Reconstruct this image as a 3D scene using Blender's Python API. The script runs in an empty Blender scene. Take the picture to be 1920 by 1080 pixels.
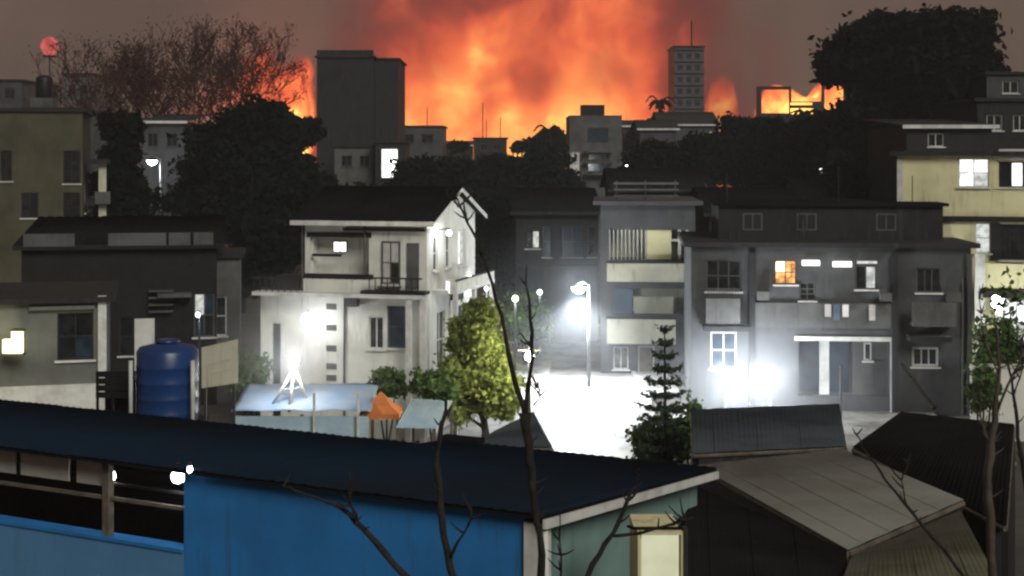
import bpy, bmesh, math, random
import numpy as np
from mathutils import Vector, Matrix
# ------------------------------------------------------------------ camera, sky, moonlight, exposure
F = 2637.0; CX, CY = 960.0, 300.0; EYE = 10.0          # focal length and horizon measured on the 1920 px photograph
sc = bpy.context.scene
C = sc.collection
cam = bpy.data.cameras.new('camera'); co = bpy.data.objects.new('camera', cam); C.objects.link(co); sc.camera = co
co.location = (0, 0, EYE); co.rotation_euler = (math.pi/2, 0, 0)
cam.sensor_width = 36; cam.lens = 36*F/1920; cam.shift_y = -(540-CY)/1920; cam.clip_start = .2; cam.clip_end = 4000
SUN_EL, SUN_AZ = 34, 152                                # soft night glow of the town behind the camera
wd = bpy.data.worlds.new('World'); sc.world = wd; wd.use_nodes = True
wn = wd.node_tree; bg = wn.nodes['Background']
sky = wn.nodes.new('ShaderNodeTexSky'); sky.sky_type = 'NISHITA'; sky.sun_disc = False
sky.sun_elevation = math.radians(-4); sky.sun_rotation = math.radians(SUN_AZ)
mx = wn.nodes.new('ShaderNodeMix'); mx.data_type = 'RGBA'; mx.blend_type = 'ADD'; mx.inputs[0].default_value = .12
tc_ = wn.nodes.new('ShaderNodeTexCoord'); nz_ = wn.nodes.new('ShaderNodeTexNoise'); nz_.inputs['Scale'].default_value = 5; nz_.inputs['Detail'].default_value = 4; nz_.inputs['Distortion'].default_value = .8
wn.links.new(tc_.outputs['Generated'], nz_.inputs['Vector'])
rp_ = wn.nodes.new('ShaderNodeValToRGB'); rp_.color_ramp.elements[0].position = .3; rp_.color_ramp.elements[1].position = .7    # brown light-polluted smoky night sky, the same all round
rp_.color_ramp.elements[0].color = (.90, .60, .46, 1); rp_.color_ramp.elements[1].color = (1.45, .88, .64, 1); wn.links.new(nz_.outputs[0], rp_.inputs[0]); wn.links.new(rp_.outputs[0], mx.inputs[6])
wn.links.new(sky.outputs[0], mx.inputs[7]); wn.links.new(mx.outputs[2], bg.inputs[0]); bg.inputs[1].default_value = .095
sun = bpy.data.lights.new('sun', 'SUN'); so = bpy.data.objects.new('sun', sun); C.objects.link(so)
sun.energy = 1.85; sun.angle = math.radians(25); sun.color = (1.0, 1.0, .92)
_a = math.radians(SUN_AZ); _e = math.radians(SUN_EL)
so.rotation_euler = Vector((math.sin(_a)*math.cos(_e), math.cos(_a)*math.cos(_e), math.sin(_e))).to_track_quat('Z', 'Y').to_euler()
vs = sc.view_settings; vs.view_transform = 'Standard'; vs.look = 'None'; vs.exposure = 0; vs.gamma = 1; vs.use_curve_mapping = False
cy = sc.cycles
cy.use_denoising = True; cy.volume_bounces = 0; cy.max_bounces = 4; cy.diffuse_bounces = 2; cy.glossy_bounces = 2
cy.transparent_max_bounces = 8; cy.transmission_bounces = 3; cy.volume_max_steps = 256; cy.sample_clamp_indirect = 4
cy.filter_width = 2.4; cy.caustics_reflective = False; cy.caustics_refractive = False
rnd = random.Random(7)

def at(px, py, d): return Vector(((px-CX)/F*d, d, EYE-(py-CY)/F*d))
def GX(px, d): return (px-CX)/F*d
def GZ(py, d): return EYE-(py-CY)/F*d

# ------------------------------------------------------------------ node and material helpers
class NT:
    def __init__(s, nt): s.nt = nt; nt.nodes.clear()
    def n(s, t, **k):
        nd = s.nt.nodes.new(t)
        for a, b in k.items(): setattr(nd, a, b)
        return nd
    def link(s, a, b): s.nt.links.new(a, b)
    def val(s, x, sock):
        if hasattr(x, 'is_output'): s.link(x, sock)
        else: sock.default_value = x
    def m(s, op, a, b=0.0, clamp=False):
        nd = s.n('ShaderNodeMath', operation=op); nd.use_clamp = clamp
        s.val(a, nd.inputs[0]); s.val(b, nd.inputs[1]); return nd.outputs[0]
    def mr(s, x, a, b, c=0.0, d=1.0, smooth=True):
        nd = s.n('ShaderNodeMapRange'); nd.interpolation_type = 'SMOOTHSTEP' if smooth else 'LINEAR'
        s.val(x, nd.inputs[0])
        for i, v in enumerate((a, b, c, d)): s.val(v, nd.inputs[i+1])
        return nd.outputs[0]
    def noise(s, vec, scale, detail=3, rough=.5, dist=0.0, col=False):
        nd = s.n('ShaderNodeTexNoise'); s.link(vec, nd.inputs['Vector'])
        nd.inputs['Scale'].default_value = scale; nd.inputs['Detail'].default_value = detail
        nd.inputs['Roughness'].default_value = rough; nd.inputs['Distortion'].default_value = dist
        return nd.outputs[1 if col else 0]
    def ramp(s, x, els):
        nd = s.n('ShaderNodeValToRGB'); s.link(x, nd.inputs[0]); cr = nd.color_ramp
        while len(cr.elements) < len(els): cr.elements.new(.5)
        for e, (p, c) in zip(cr.elements, els): e.position = p; e.color = (*c, 1)
        return nd.outputs[0]
    def mapping(s, vec, scale=(1, 1, 1), loc=(0, 0, 0)):
        nd = s.n('ShaderNodeMapping'); s.link(vec, nd.inputs[0]); nd.inputs['Scale'].default_value = scale; nd.inputs['Location'].default_value = loc
        return nd.outputs[0]
    def mix(s, f, a, b):
        nd = s.n('ShaderNodeMix', data_type='RGBA'); s.val(f, nd.inputs[0])
        for q, i in ((a, 6), (b, 7)):
            if hasattr(q, 'is_output'): s.link(q, nd.inputs[i])
            else: nd.inputs[i].default_value = (*q, 1)
        return nd.outputs[2]

def surf(name, c1, c2=None, scale=1.2, rough=.75, bump=.15, bscale=25, metal=0.0, streak=0.0, stain=(.10, .09, .08), spec=.3):
    """painted / rendered / metal surface: two tones in patches, rain streaks, fine relief"""
    m = bpy.data.materials.new(name); m.use_nodes = True; t = NT(m.node_tree)
    out = t.n('ShaderNodeOutputMaterial'); b = t.n('ShaderNodeBsdfPrincipled'); t.link(b.outputs[0], out.inputs[0])
    P = t.n('ShaderNodeTexCoord').outputs['Object']
    if c2 is None: c2 = tuple(x*.72 for x in c1)
    f = t.mr(t.noise(P, scale, 5, .6), .35, .68)
    col = t.mix(f, c1, c2)
    if streak:
        s = t.noise(t.mapping(P, (3.2, 3.2, .28)), 1.6, 4, .65)
        s2 = t.noise(P, .7, 2)
        k = t.m('MULTIPLY', t.mr(s, .50, .72), t.mr(s2, .38, .65))
        col = t.mix(t.m('MULTIPLY', k, streak), col, stain)
    t.link(col, b.inputs['Base Color'])
    t.link(t.m('ADD', t.m('MULTIPLY', t.noise(P, scale*4, 3), .25), rough-.125), b.inputs['Roughness'])
    b.inputs['Metallic'].default_value = metal; b.inputs['Specular IOR Level'].default_value = spec
    if bump:
        bp = t.n('ShaderNodeBump'); bp.inputs['Strength'].default_value = bump; bp.inputs['Distance'].default_value = .03
        t.link(t.noise(P, bscale, 4, .6), bp.inputs['Height']); t.link(bp.outputs[0], b.inputs['Normal'])
    return m
def leafmat(name, c1, c2, sub=.25):
    m = bpy.data.materials.new(name); m.use_nodes = True; t = NT(m.node_tree)
    out = t.n('ShaderNodeOutputMaterial'); P = t.n('ShaderNodeTexCoord').outputs['Object']
    col = t.mix(t.mr(t.noise(P, 1.1, 4, .7), .3, .7), c1, c2)
    d = t.n('ShaderNodeBsdfDiffuse'); t.link(col, d.inputs[0]); tr = t.n('ShaderNodeBsdfTranslucent'); t.link(col, tr.inputs[0])
    mxs = t.n('ShaderNodeMixShader'); mxs.inputs[0].default_value = sub
    t.link(d.outputs[0], mxs.inputs[1]); t.link(tr.outputs[0], mxs.inputs[2]); t.link(mxs.outputs[0], out.inputs[0]); return m
def glassmat(name, c, rough=.12):
    m = bpy.data.materials.new(name); m.use_nodes = True; t = NT(m.node_tree)
    out = t.n('ShaderNodeOutputMaterial'); b = t.n('ShaderNodeBsdfPrincipled'); t.link(b.outputs[0], out.inputs[0])
    P = t.n('ShaderNodeTexCoord').outputs['Object']
    t.link(t.mix(t.mr(t.noise(P, 2.5, 3), .3, .7), c, tuple(x*.5 for x in c)), b.inputs['Base Color'])
    b.inputs['Roughness'].default_value = rough; b.inputs['Specular IOR Level'].default_value = .6; return m
def glow(name, c, s, var=.25, scale=6):
    m = bpy.data.materials.new(name); m.use_nodes = True; t = NT(m.node_tree)
    out = t.n('ShaderNodeOutputMaterial'); e = t.n('ShaderNodeEmission'); t.link(e.outputs[0], out.inputs[0])
    P = t.n('ShaderNodeTexCoord').outputs['Object']
    e.inputs[0].default_value = (*c, 1)
    t.link(t.mr(t.noise(P, scale, 3), .3, .7, s*(1-var), s*(1+var)), e.inputs[1]); return m

M = dict(
 ground=surf('ground_earth', (.075, .068, .058), (.045, .042, .036), .35, .95, .5, 6),
 road=surf('road_concrete', (.36, .35, .33), (.15, .148, .14), .7, .5, .6, 9, streak=.4),
 kerb=surf('kerb_concrete', (.38, .37, .34), None, 1.5, .9, .3),
 white=surf('white_render', (.76, .76, .70), (.60, .60, .55), .8, .85, .25, 20, streak=.7, stain=(.2, .195, .18)),
 white2=surf('white_trim', (.68, .68, .65), None, 2, .7, .1),
 cream=surf('cream_render', (.76, .72, .44), (.64, .61, .37), .7, .85, .2, 20, streak=.6),
 cream2=surf('cream_parapet', (.56, .54, .42), (.45, .44, .35), .9, .85, .2, 18, streak=.7),
 grey=surf('grey_render', (.074, .076, .080), (.048, .050, .054), .7, .9, .3, 14, streak=.7),
 greylt=surf('light_grey_render', (.115, .114, .111), (.072, .071, .070), .7, .9, .25, 16, streak=.9, stain=(.05, .046, .04)),
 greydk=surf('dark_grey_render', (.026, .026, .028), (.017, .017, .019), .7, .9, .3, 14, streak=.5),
 olive=surf('olive_render', (.085, .078, .046), (.055, .05, .032), .5, .9, .3, 12, streak=.6),
 sage=surf('pale_sage_render', (.155, .165, .15), (.11, .118, .105), .8, .9, .25, 16, streak=.6),
 brown=surf('brown_boards', (.018, .016, .015), (.012, .010, .010), 1.5, .85, .3, 12),
 wood=surf('weathered_wood', (.15, .125, .10), (.08, .068, .055), 3, .85, .4, 18),
 roofdk=surf('dark_roof_sheet', (.014, .014, .016), (.009, .009, .01), .8, .9, .2, 14, spec=0),
 roofbl=surf('blue_roof_sheet', (.009, .021, .040), (.013, .015, .019), .16, .85, .2, 12, streak=.5, stain=(.012, .012, .014), spec=0),
 tin=surf('grey_tin_sheet', (.185, .188, .168), (.145, .147, .128), .45, .8, .2, 12, streak=.5, stain=(.13, .12, .09)),
 tinslate=surf('slate_tin_sheet', (.060, .070, .082), (.042, .050, .060), .6, .85, .2, 12, streak=.5, stain=(.02,.02,.022), spec=.0),
 tinmoss=surf('mossy_tin_sheet', (.11, .11, .075), (.06, .064, .032), .8, .75, .3, 12, streak=.6, stain=(.07, .075, .03)),
 tindk=surf('rusty_dark_sheet', (.016, .015, .015), (.011, .010, .010), .7, .85, .3, 12, streak=.5, stain=(.026, .017, .014), spec=0),
 blue=surf('blue_paint', (.024, .205, .54), (.021, .150, .40), .5, .75, .12, 16, streak=.8, stain=(.035, .10, .20)),
 bluelt=surf('pale_blue_paint', (.095, .25, .46), (.075, .21, .41), .5, .65, .12, 16, streak=.3, stain=(.06, .10, .18)),
 slatepaint=surf('slate_blue_paint', (.10, .14, .19), None, 1.2, .8, .1),
 violet=surf('violet_grey_render', (.10, .085, .10), (.07, .06, .072), .3, .9, .2, 8),
 teal=surf('teal_render', (.21, .33, .31), (.16, .26, .245), .6, .8, .2, 16, streak=.5, stain=(.05, .09, .09)),
 tank=surf('blue_plastic', (.012, .05, .18), (.012, .036, .12), .8, .35, .05, 10, spec=.5),
 black=surf('black_plastic', (.012, .012, .013), None, 2, .5, .05),
 darkmetal=surf('dark_metal', (.04, .04, .042), None, 3, .5, .1),
 steel=surf('galvanised_steel', (.35, .36, .37), (.25, .26, .27), 3, .45, .1, metal=.6),
 glass=glassmat('dark_glass', (.02, .022, .025)),
 glassbl=glassmat('blue_glass', (.03, .05, .075)),
 bark=surf('bark', (.030, .026, .023), (.016, .014, .013), 6, .95, .8, 30),
 barkred=surf('dry_twig_bark', (.070, .026, .021), (.045, .017, .014), 4, .95, .4, 30),
 bamboo=surf('bamboo_pole', (.085, .068, .052), (.05, .041, .032), 5, .7, .3, 25),
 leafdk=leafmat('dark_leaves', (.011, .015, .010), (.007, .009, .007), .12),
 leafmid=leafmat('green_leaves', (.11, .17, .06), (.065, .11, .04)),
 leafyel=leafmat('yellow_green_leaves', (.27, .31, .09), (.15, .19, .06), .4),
 leafpine=leafmat('pine_needles', (.075, .105, .075), (.045, .066, .048), .2),
 leafdry=leafmat('dry_brown_leaves', (.085, .030, .023), (.05, .019, .015), .3),
 orange=surf('orange_tarpaulin', (.62, .20, .05), (.45, .14, .04), 1.5, .7, .3, 10),
 bluetarp=surf('blue_tarpaulin', (.20, .29, .42), (.28, .33, .40), 1.4, .6, .4, 6),
 paleblue=surf('pale_blue_sheet', (.42, .55, .62), (.32, .45, .55), 1.4, .6, .2, 10),
 cloth=surf('pale_cloth', (.52, .50, .47), (.42, .40, .38), 2.5, .9, .3, 10),
 gwhite=glow('lamp_white', (.93, .97, 1.0), 22, .1),
 gflood=glow('flood_white', (.95, .98, 1.0), 30, .1),
 gwin=glow('lit_window_white', (.95, .97, .95), 1.5, .35, 3),
 gwinw=glow('lit_window_warm', (1.0, .42, .14), 1.4, .6, 5),
 gwinc=glow('lit_curtain', (.80, .82, .78), .75, .35, 4),
 gtube=glow('tube_light', (1.0, .98, .92), 3.5, .05),
 gyel=glow('yellow_lamp', (1.0, .92, .55), 2.6, .3, 5),
 gpanel=glow('glowing_panel', (.80, .80, .55), .72, .12, 2),  # emission standing in for light falling on the cream panel
 gred=glow('red_beacon', (.75, .13, .12), .75, .4, .8),
 gfar=glow('far_lamp', (1, 1, .96), 4, .1),
)

# ------------------------------------------------------------------ mesh helpers
class MB:
    def __init__(s, f=None): s.v = []; s.f = []; s.tf = f
    def p(s, x, y, z):
        q = (x, y, z) if s.tf is None else s.tf(x, y, z)
        s.v.append(tuple(q)); return len(s.v)-1
    def box(s, x0, x1, y0, y1, z0, z1):
        i = [s.p(x, y, z) for z in (z0, z1) for y in (y0, y1) for x in (x0, x1)]
        for f in ((0, 2, 3, 1), (4, 5, 7, 6), (0, 1, 5, 4), (2, 6, 7, 3), (0, 4, 6, 2), (1, 3, 7, 5)): s.f.append([i[k] for k in f])
        return s
    def poly(s, pts): s.f.append([s.p(*q) for q in pts]); return s
    def slab(s, pts, th):
        """a flat polygon with thickness th downwards"""
        n = len(pts); a = [s.p(*q) for q in pts]; b = [s.p(q[0], q[1], q[2]-th) for q in pts]
        s.f.append(a); s.f.append(b[::-1])
        for k in range(n): s.f.append([a[k], b[k], b[(k+1) % n], a[(k+1) % n]])
        return s
    def extrude_y(s, pts, y0, y1):
        n = len(pts); a = [s.p(x, y0, z) for x, z in pts]; b = [s.p(x, y1, z) for x, z in pts]
        s.f.append(a); s.f.append(b[::-1])
        for k in range(n): s.f.append([a[k], b[k], b[(k+1) % n], a[(k+1) % n]])
        return s
    def tube(s, pts, rad, n=8, cap=True):
        pts = [Vector(q) for q in pts]; rings = []
        for i, q in enumerate(pts):
            d = (pts[min(i+1, len(pts)-1)]-pts[max(i-1, 0)]).normalized()
            u = d.orthogonal().normalized() if i == 0 else (u-d*u.dot(d)).normalized()
            w = d.cross(u); r = rad[i] if hasattr(rad, '__len__') else rad
            rings.append([s.p(*(q+(u*math.cos(k*2*math.pi/n)+w*math.sin(k*2*math.pi/n))*r)) for k in range(n)])
        for a, b in zip(rings, rings[1:]):
            for k in range(n): s.f.append([a[k], a[(k+1) % n], b[(k+1) % n], b[k]])
        if cap: s.f.append(rings[0][::-1]); s.f.append(rings[-1])
        return s
    def lathe(s, prof, cx=0, cy_=0, n=24):
        rings = [[s.p(cx+r*math.cos(k*2*math.pi/n), cy_+r*math.sin(k*2*math.pi/n), z) for k in range(n)] for r, z in prof]
        for a, b in zip(rings, rings[1:]):
            for k in range(n): s.f.append([a[k], a[(k+1) % n], b[(k+1) % n], b[k]])
        s.f.append(rings[0][::-1]); s.f.append(rings[-1]); return s
    def corr(s, a, b, c, d, waves, amp=.02):
        """corrugated sheet: a-b along the eave (waves run across it), d-c along the ridge"""
        a, b, c, d = map(Vector, (a, b, c, d)); nrm = (b-a).cross(d-a).normalized(); N = waves*6
        lo, hi = [], []
        for i in range(N+1):
            t = i/N; o = nrm*amp*math.sin(t*waves*2*math.pi)
            lo.append(s.p(*(a.lerp(b, t)+o))); hi.append(s.p(*(d.lerp(c, t)+o)))
        for i in range(N): s.f.append([lo[i], lo[i+1], hi[i+1], hi[i]])
        return s
    def build(s, name, mat, parent=None, smooth=False, solid=0):
        me = bpy.data.meshes.new(name); me.from_pydata(s.v, [], s.f); me.update()
        bm = bmesh.new(); bm.from_mesh(me); bmesh.ops.recalc_face_normals(bm, faces=bm.faces); bm.to_mesh(me); bm.free()
        if smooth:
            for q in me.polygons: q.use_smooth = True
        o = bpy.data.objects.new(name, me); C.objects.link(o); o.parent = parent
        if mat: me.materials.append(M[mat] if isinstance(mat, str) else mat)
        if solid:
            k = o.modifiers.new('Solidify', 'SOLIDIFY'); k.thickness = solid; k.offset = -1
        return o
def tag(o, label=None, cat=None, group=None, kind=None):
    if label: o['label'] = label
    if cat: o['category'] = cat
    if group: o['group'] = group
    if kind: o['kind'] = kind
    return o
def thing(name, label, cat, loc=(0, 0, 0), rz=0, group=None):
    o = bpy.data.objects.new(name, None); C.objects.link(o); o.location = loc; o.rotation_euler = (0, 0, rz); o.empty_display_size = .3
    return tag(o, label, cat, group)
def copy_tree(o, parent=None):
    c = o.copy(); C.objects.link(c); c.parent = parent
    for ch in o.children: copy_tree(ch, c)
    return c
def box(name, mat, parent, *a, tf=None): return MB(tf).box(*a).build(name, mat, parent)
def lamp_light(name, p, w, col=(.92, .97, 1), r=.12, parent=None, spot=None):
    l = bpy.data.lights.new(name, 'SPOT' if spot else 'POINT'); l.energy = w; l.color = col; l.shadow_soft_size = r
    o = bpy.data.objects.new(name, l); C.objects.link(o); o.location = p; o.parent = parent
    if spot: l.spot_size = math.radians(spot[0]); l.spot_blend = 1.0; o.rotation_euler = spot[1]
    return o
# ------------------------------------------------------------------ building helpers
def f_right(W): return lambda u, w, z: (W-w, u, z)
def f_left(D): return lambda u, w, z: (w, D-u, z)
def wall(parent, mat, u0, u1, z0, z1, holes=(), tf=None, th=.22):
    b = MB(tf); cuts = sorted({u0, u1, *[max(u0, min(u1, h[k])) for h in holes for k in (0, 1)]})
    for a, c in zip(cuts, cuts[1:]):
        if c-a < 1e-4: continue
        m = (a+c)/2; run = sorted((max(z0, h[2]), min(z1, h[3])) for h in holes if h[0] <= m <= h[1]); z = z0
        for p, q in run:
            if p > z+1e-4: b.box(a, c, 0, th, z, p)
            z = max(z, q)
        if z < z1-1e-4: b.box(a, c, 0, th, z, z1)
    return b.build('wall', mat, parent)
def window(parent, u0, u1, z0, z1, tf=None, cols=2, rows=1, frame='white2', pane='glass', sill='white2', bars=0, fw=.055, panes=None, inset=.07):
    b = MB(tf)
    b.box(u0, u0+fw, inset, inset+.06, z0, z1); b.box(u1-fw, u1, inset, inset+.06, z0, z1)
    b.box(u0+fw, u1-fw, inset, inset+.06, z0, z0+fw); b.box(u0+fw, u1-fw, inset, inset+.06, z1-fw, z1)
    cu = [u0+fw+(u1-u0-2*fw)*k/cols for k in range(cols+1)]; cz = [z0+fw+(z1-z0-2*fw)*k/rows for k in range(rows+1)]
    for x in cu[1:-1]: b.box(x-.022, x+.022, inset+.004, inset+.056, z0+fw, z1-fw)
    for z in cz[1:-1]: b.box(u0+fw, u1-fw, inset+.008, inset+.052, z-.02, z+.02)
    o = b.build('window', frame, parent); k = 0
    for i in range(cols):
        for j in range(rows):
            pm = panes[k % len(panes)] if panes else pane; k += 1
            MB(tf).box(cu[i], cu[i+1], inset+.024, inset+.034, cz[j], cz[j+1]).build('pane', pm, o)
    if sill: MB(tf).box(u0-.08, u1+.08, -.09, .05, z0-.07, z0-.003).build('sill', sill, o)
    for q in range(bars):
        x = u0+(u1-u0)*(q+.5)/bars; MB(tf).box(x-.011, x+.011, .005, .03, z0, z1).build('bar', 'darkmetal', o)
    return o
def door(parent, u0, u1, z0, z1, mat='wood', tf=None, inset=.08):
    o = MB(tf).box(u0+.06, u1-.06, inset, inset+.05, z0, z1-.06).build('door', mat, parent)
    b = MB(tf); b.box(u0, u0+.06, inset-.03, inset+.07, z0, z1); b.box(u1-.06, u1, inset-.03, inset+.07, z0, z1); b.box(u0+.06, u1-.06, inset-.03, inset+.07, z1-.06, z1)
    b.build('door_frame', 'white2', o)
    MB(tf).box(u1-.18, u1-.13, inset-.05, inset, z0+.95, z0+1.1).build('handle', 'steel', o); return o
def block(name, label, cat, px0, px1, ytop, d, depth, mat, wins=(), rz=None, roof='flat', roofmat='greydk', trim=None, side=(), sidemat=None, group=None, over=.18, z0=0.0):
    """house whose front spans px0..px1 at distance d; wins are (px0,px1,py0,py1,options) on the front, side ones in metres"""
    X0 = GX(px0, d); W = GX(px1, d)-X0; H = GZ(ytop, d)
    rz = 0 if rz is None else rz
    o = thing(name, label, cat, (X0, d, z0), rz, group); H -= z0
    lx = lambda p: (GX(p, d)-X0)/max(.2, math.cos(rz)); lz = lambda y: GZ(y, d)-z0
    W = W/max(.2, math.cos(rz)); hs = []
    for w in wins: hs.append((lx(w[0]), lx(w[1]), lz(w[3]), lz(w[2])))
    wall(o, mat, 0, W, 0, H, hs)
    for w, h in zip(wins, hs):
        k = dict(w[4]) if len(w) > 4 else {}
        if k.pop('open', 0): continue
        if k.pop('door', 0): door(o, *h, **k)
        else: window(o, *h, **k)
    tr = f_right(W); tl = f_left(depth)
    sr = [s for s in side if s[0] == 'r']; sl = [s for s in side if s[0] == 'l']
    wall(o, sidemat or mat, .22, depth, 0, H-.002, [s[1:5] for s in sr], tr)
    wall(o, sidemat or mat, 0, depth-.22, 0, H-.002, [s[1:5] for s in sl], tl)
    for s in sr: window(o, *s[1:5], tf=tr, **(s[5] if len(s) > 5 else {}))
    for s in sl: window(o, *s[1:5], tf=tl, **(s[5] if len(s) > 5 else {}))
    box('wall', sidemat or mat, o, .22, W-.22, depth-.22, depth-.003, 0, H-.004)
    if roof == 'flat':
        box('roof', roofmat, o, -over, W+over, -over, depth+over, H, H+.18)
    elif roof == 'parapet':
        box('roof', roofmat, o, .2, W-.2, .2, depth-.2, H-.55, H-.4)
        b = MB(); e = .05
        b.box(-e, W+e, -e, .25, H, H+.1); b.box(-e, W+e, depth-.25, depth+e, H, H+.1); b.box(-e, .25, .25, depth-.25, H, H+.1); b.box(W-.25, W+e, .25, depth-.25, H, H+.1)
        b.build('coping', trim or mat, o)
    elif roof[0] == 'gable_x':          # ridge parallel to the front
        rise = roof[1]; e = .35; nw = max(6, int(W/.35)); yb = depth/2
        MB().corr((-e, -e, H-e*rise/yb), (W+e, -e, H-e*rise/yb), (W+e, yb, H+rise), (-e, yb, H+rise), nw).build('roof', roofmat, o, True, .03)
        MB().corr((W+e, depth+e, H-e*rise/yb), (-e, depth+e, H-e*rise/yb), (-e, yb, H+rise-.01), (W+e, yb, H+rise-.01), nw).build('roof', roofmat, o, True, .03)
        for x in (0, W-.2):
            b = MB(lambda u, w, z, x=x: (x+w, u, z)); b.extrude_y([(0, H), (depth, H), (yb, H+rise-.08)], 0, .2); b.build('gable', sidemat or mat, o)
        box('fascia', trim or 'white2', o, -e, W+e, -e-.05, -e-.012, H-e*rise/yb-.16, H-e*rise/yb+.03)
    elif roof[0] == 'shed':             # one slope, high at the back by roof[1]
        rise = roof[1]; e = .3
        MB().corr((-e, -e, H+.03), (W+e, -e, H+.03), (W+e, depth+e, H+rise), (-e, depth+e, H+rise), max(6, int(W/.35))).build('roof', roofmat, o, True, .03)
        box('fascia', trim or 'white2', o, -e, W+e, -e-.05, -e-.012, H-.14, H+.05)
    return o, lx, lz, W, H

# ------------------------------------------------------------------ foliage helpers
def leaf_mesh(name, pts, size, mat, parent, seed=0, stretch=1.5, up=0.0):
    r = np.random.default_rng(seed); n = len(pts)
    u = r.normal(size=(n, 3)); u[:, 2] *= (1-up); u /= np.linalg.norm(u, axis=1)[:, None]
    w = r.normal(size=(n, 3)); w -= u*(u*w).sum(1)[:, None]; w /= np.linalg.norm(w, axis=1)[:, None]
    s = size*r.uniform(.55, 1.35, n)[:, None]; fold = np.cross(u, w)*s*.18
    a = pts-u*s*stretch*.5; c = pts+u*s*stretch*.5; b = pts+w*s*.42+fold; d = pts-w*s*.42+fold
    V = np.stack([a, b, c, d], 1).reshape(-1, 3); me = bpy.data.meshes.new(name)
    me.vertices.add(4*n); me.vertices.foreach_set('co', V.astype(np.float32).ravel())
    me.loops.add(4*n); me.loops.foreach_set('vertex_index', np.arange(4*n, dtype=np.int32))
    me.polygons.add(n); me.polygons.foreach_set('loop_start', np.arange(0, 4*n, 4, dtype=np.int32))
    me.update(calc_edges=True); me.validate()
    me.materials.append(M[mat]); o = bpy.data.objects.new(name, me); C.objects.link(o); o.parent = parent; return o
def crown_pts(blobs, n, seed=0, clumps=26, spread=.22):
    """leaf positions in clumps spread through several lobes; blobs = (x,y,z,rx,ry,rz)"""
    r = np.random.default_rng(seed); out = []
    vol = np.array([b[3]*b[4]*b[5] for b in blobs])**.67; vol = vol/vol.sum()
    for b, f in zip(blobs, vol):
        k = max(5, int(clumps)); dirs = r.normal(size=(k, 3)); dirs /= np.linalg.norm(dirs, axis=1)[:, None]
        cen = np.array(b[:3])+dirs*np.array(b[3:])*r.uniform(.45, 1.0, k)[:, None]
        m = int(n*f); which = r.integers(0, k, m); sz = r.uniform(.5, 1.4, k)[which][:, None]
        off = r.normal(size=(m, 3))*np.array(b[3:])*spread*sz*np.array([1, 1, .7])
        out.append(cen[which]+off)
    return np.concatenate(out)
def tree(name, label, px, d, ybase_z, blobs_px, n, size, mat, seed, group=None, trunk_r=.25, clumps=26, spread=.2, zbase=0.0):
    """blobs_px = (px,py,rx_px,rz_px) lobes of the crown seen in the photograph, given depth of their own"""
    X = GX(px, d); o = thing(name, label, 'tree', (X, d, zbase), 0, group); rr = random.Random(seed); bl = []
    for (bx, by, rx, rz) in blobs_px:
        bl.append((GX(bx, d)-X, rr.uniform(-.5, .5)*rx/F*d, GZ(by, d)-zbase, rx/F*d, rx/F*d*.9, rz/F*d))
    zt = ybase_z; top = max(b[2] for b in bl)
    MB().tube([(0, 0, 0), (.1, .05, zt*.5), (.02, 0, zt), (.1, .1, max(zt+.5, top*.92))], [trunk_r*1.25, trunk_r, trunk_r*.8, trunk_r*.25], 9).build('trunk', 'bark', o, True)
    for b in bl:
        s = rr.uniform(.65, 1.0)*zt; e = Vector(b[:3])
        MB().tube([(0, 0, s), tuple(Vector((0, 0, s)).lerp(e, .5)+Vector((0, 0, -.15*abs(e.x)))), tuple(e), tuple(e+Vector((rr.uniform(-.4, .4)*b[3], 0, b[5]*.6)))], [trunk_r*.5, trunk_r*.36, trunk_r*.2, .02], 6).build('limb', 'bark', o, True)
    leaf_mesh('crown', crown_pts(bl, n, seed, clumps, spread), size, mat, o, seed); return o
def twigs(b, p, d, length, r, level, rr, tips, n=5, curl=.35, upb=.12, rmin=.030):
    """recursive bare branches into mesh builder b"""
    pts = [p]; rad = [r]; q = Vector(p); v = Vector(d).normalized(); k = 4
    for i in range(k):
        v = (v+Vector((rr.uniform(-curl, curl), rr.uniform(-curl, curl), rr.uniform(-curl, curl)+upb))).normalized()
        q = q+v*length/k; pts.append(q.copy()); rad.append(r*(1-.55*(i+1)/k))
    b.tube(pts, [max(q_, rmin) for q_ in rad], n if level > 1 else 3, False)
    if level == 0: tips.append(q.copy()); return
    for j in range(rr.choice((2, 3, 3))):
        i = rr.choice((2, 3, 4)) if j else 4
        nv = (v+Vector((rr.uniform(-1, 1), rr.uniform(-1, 1), rr.uniform(-.4, .8)))*.8).normalized()
        twigs(b, pts[i], nv, length*rr.uniform(.55, .8), rad[i]*.75, level-1, rr, tips, n, curl, upb)

# ------------------------------------------------------------------ ground and road
def struct(name, b, mat): return tag(b.build(name, mat), kind='structure')
g = MB(); nx, ny = 60, 60
for j in range(ny+1):
    for i in range(nx+1):
        x = -900+1800*i/nx; y = -60+1500*(j/ny)**1.6
        g.p(x, y, 0 if y < 90 else .25*math.sin(x*.05)*math.sin(y*.04))
for j in range(ny):
    for i in range(nx): a = j*(nx+1)+i; g.f.append([a, a+1, a+nx+2, a+nx+1])
struct('ground', g, 'ground')
rl = [(-1.6, 40), (-.6, 46), (.55, 52), (1.4, 60), (2.0, 70), (2.3, 86)]        # left edge of the lane
rr_ = [(4.6, 40), (4.75, 46), (5.2, 52), (5.6, 60), (5.6, 70), (5.4, 86)]
def ribbon(l, r, z, th=None):
    b = MB()
    for k in range(len(l)-1):
        q = [(*l[k], z), (*r[k], z), (*r[k+1], z), (*l[k+1], z)]
        b.slab(q, th) if th else b.poly(q)
    return b
struct('road', ribbon(rl, rr_, .004), 'road')
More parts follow.
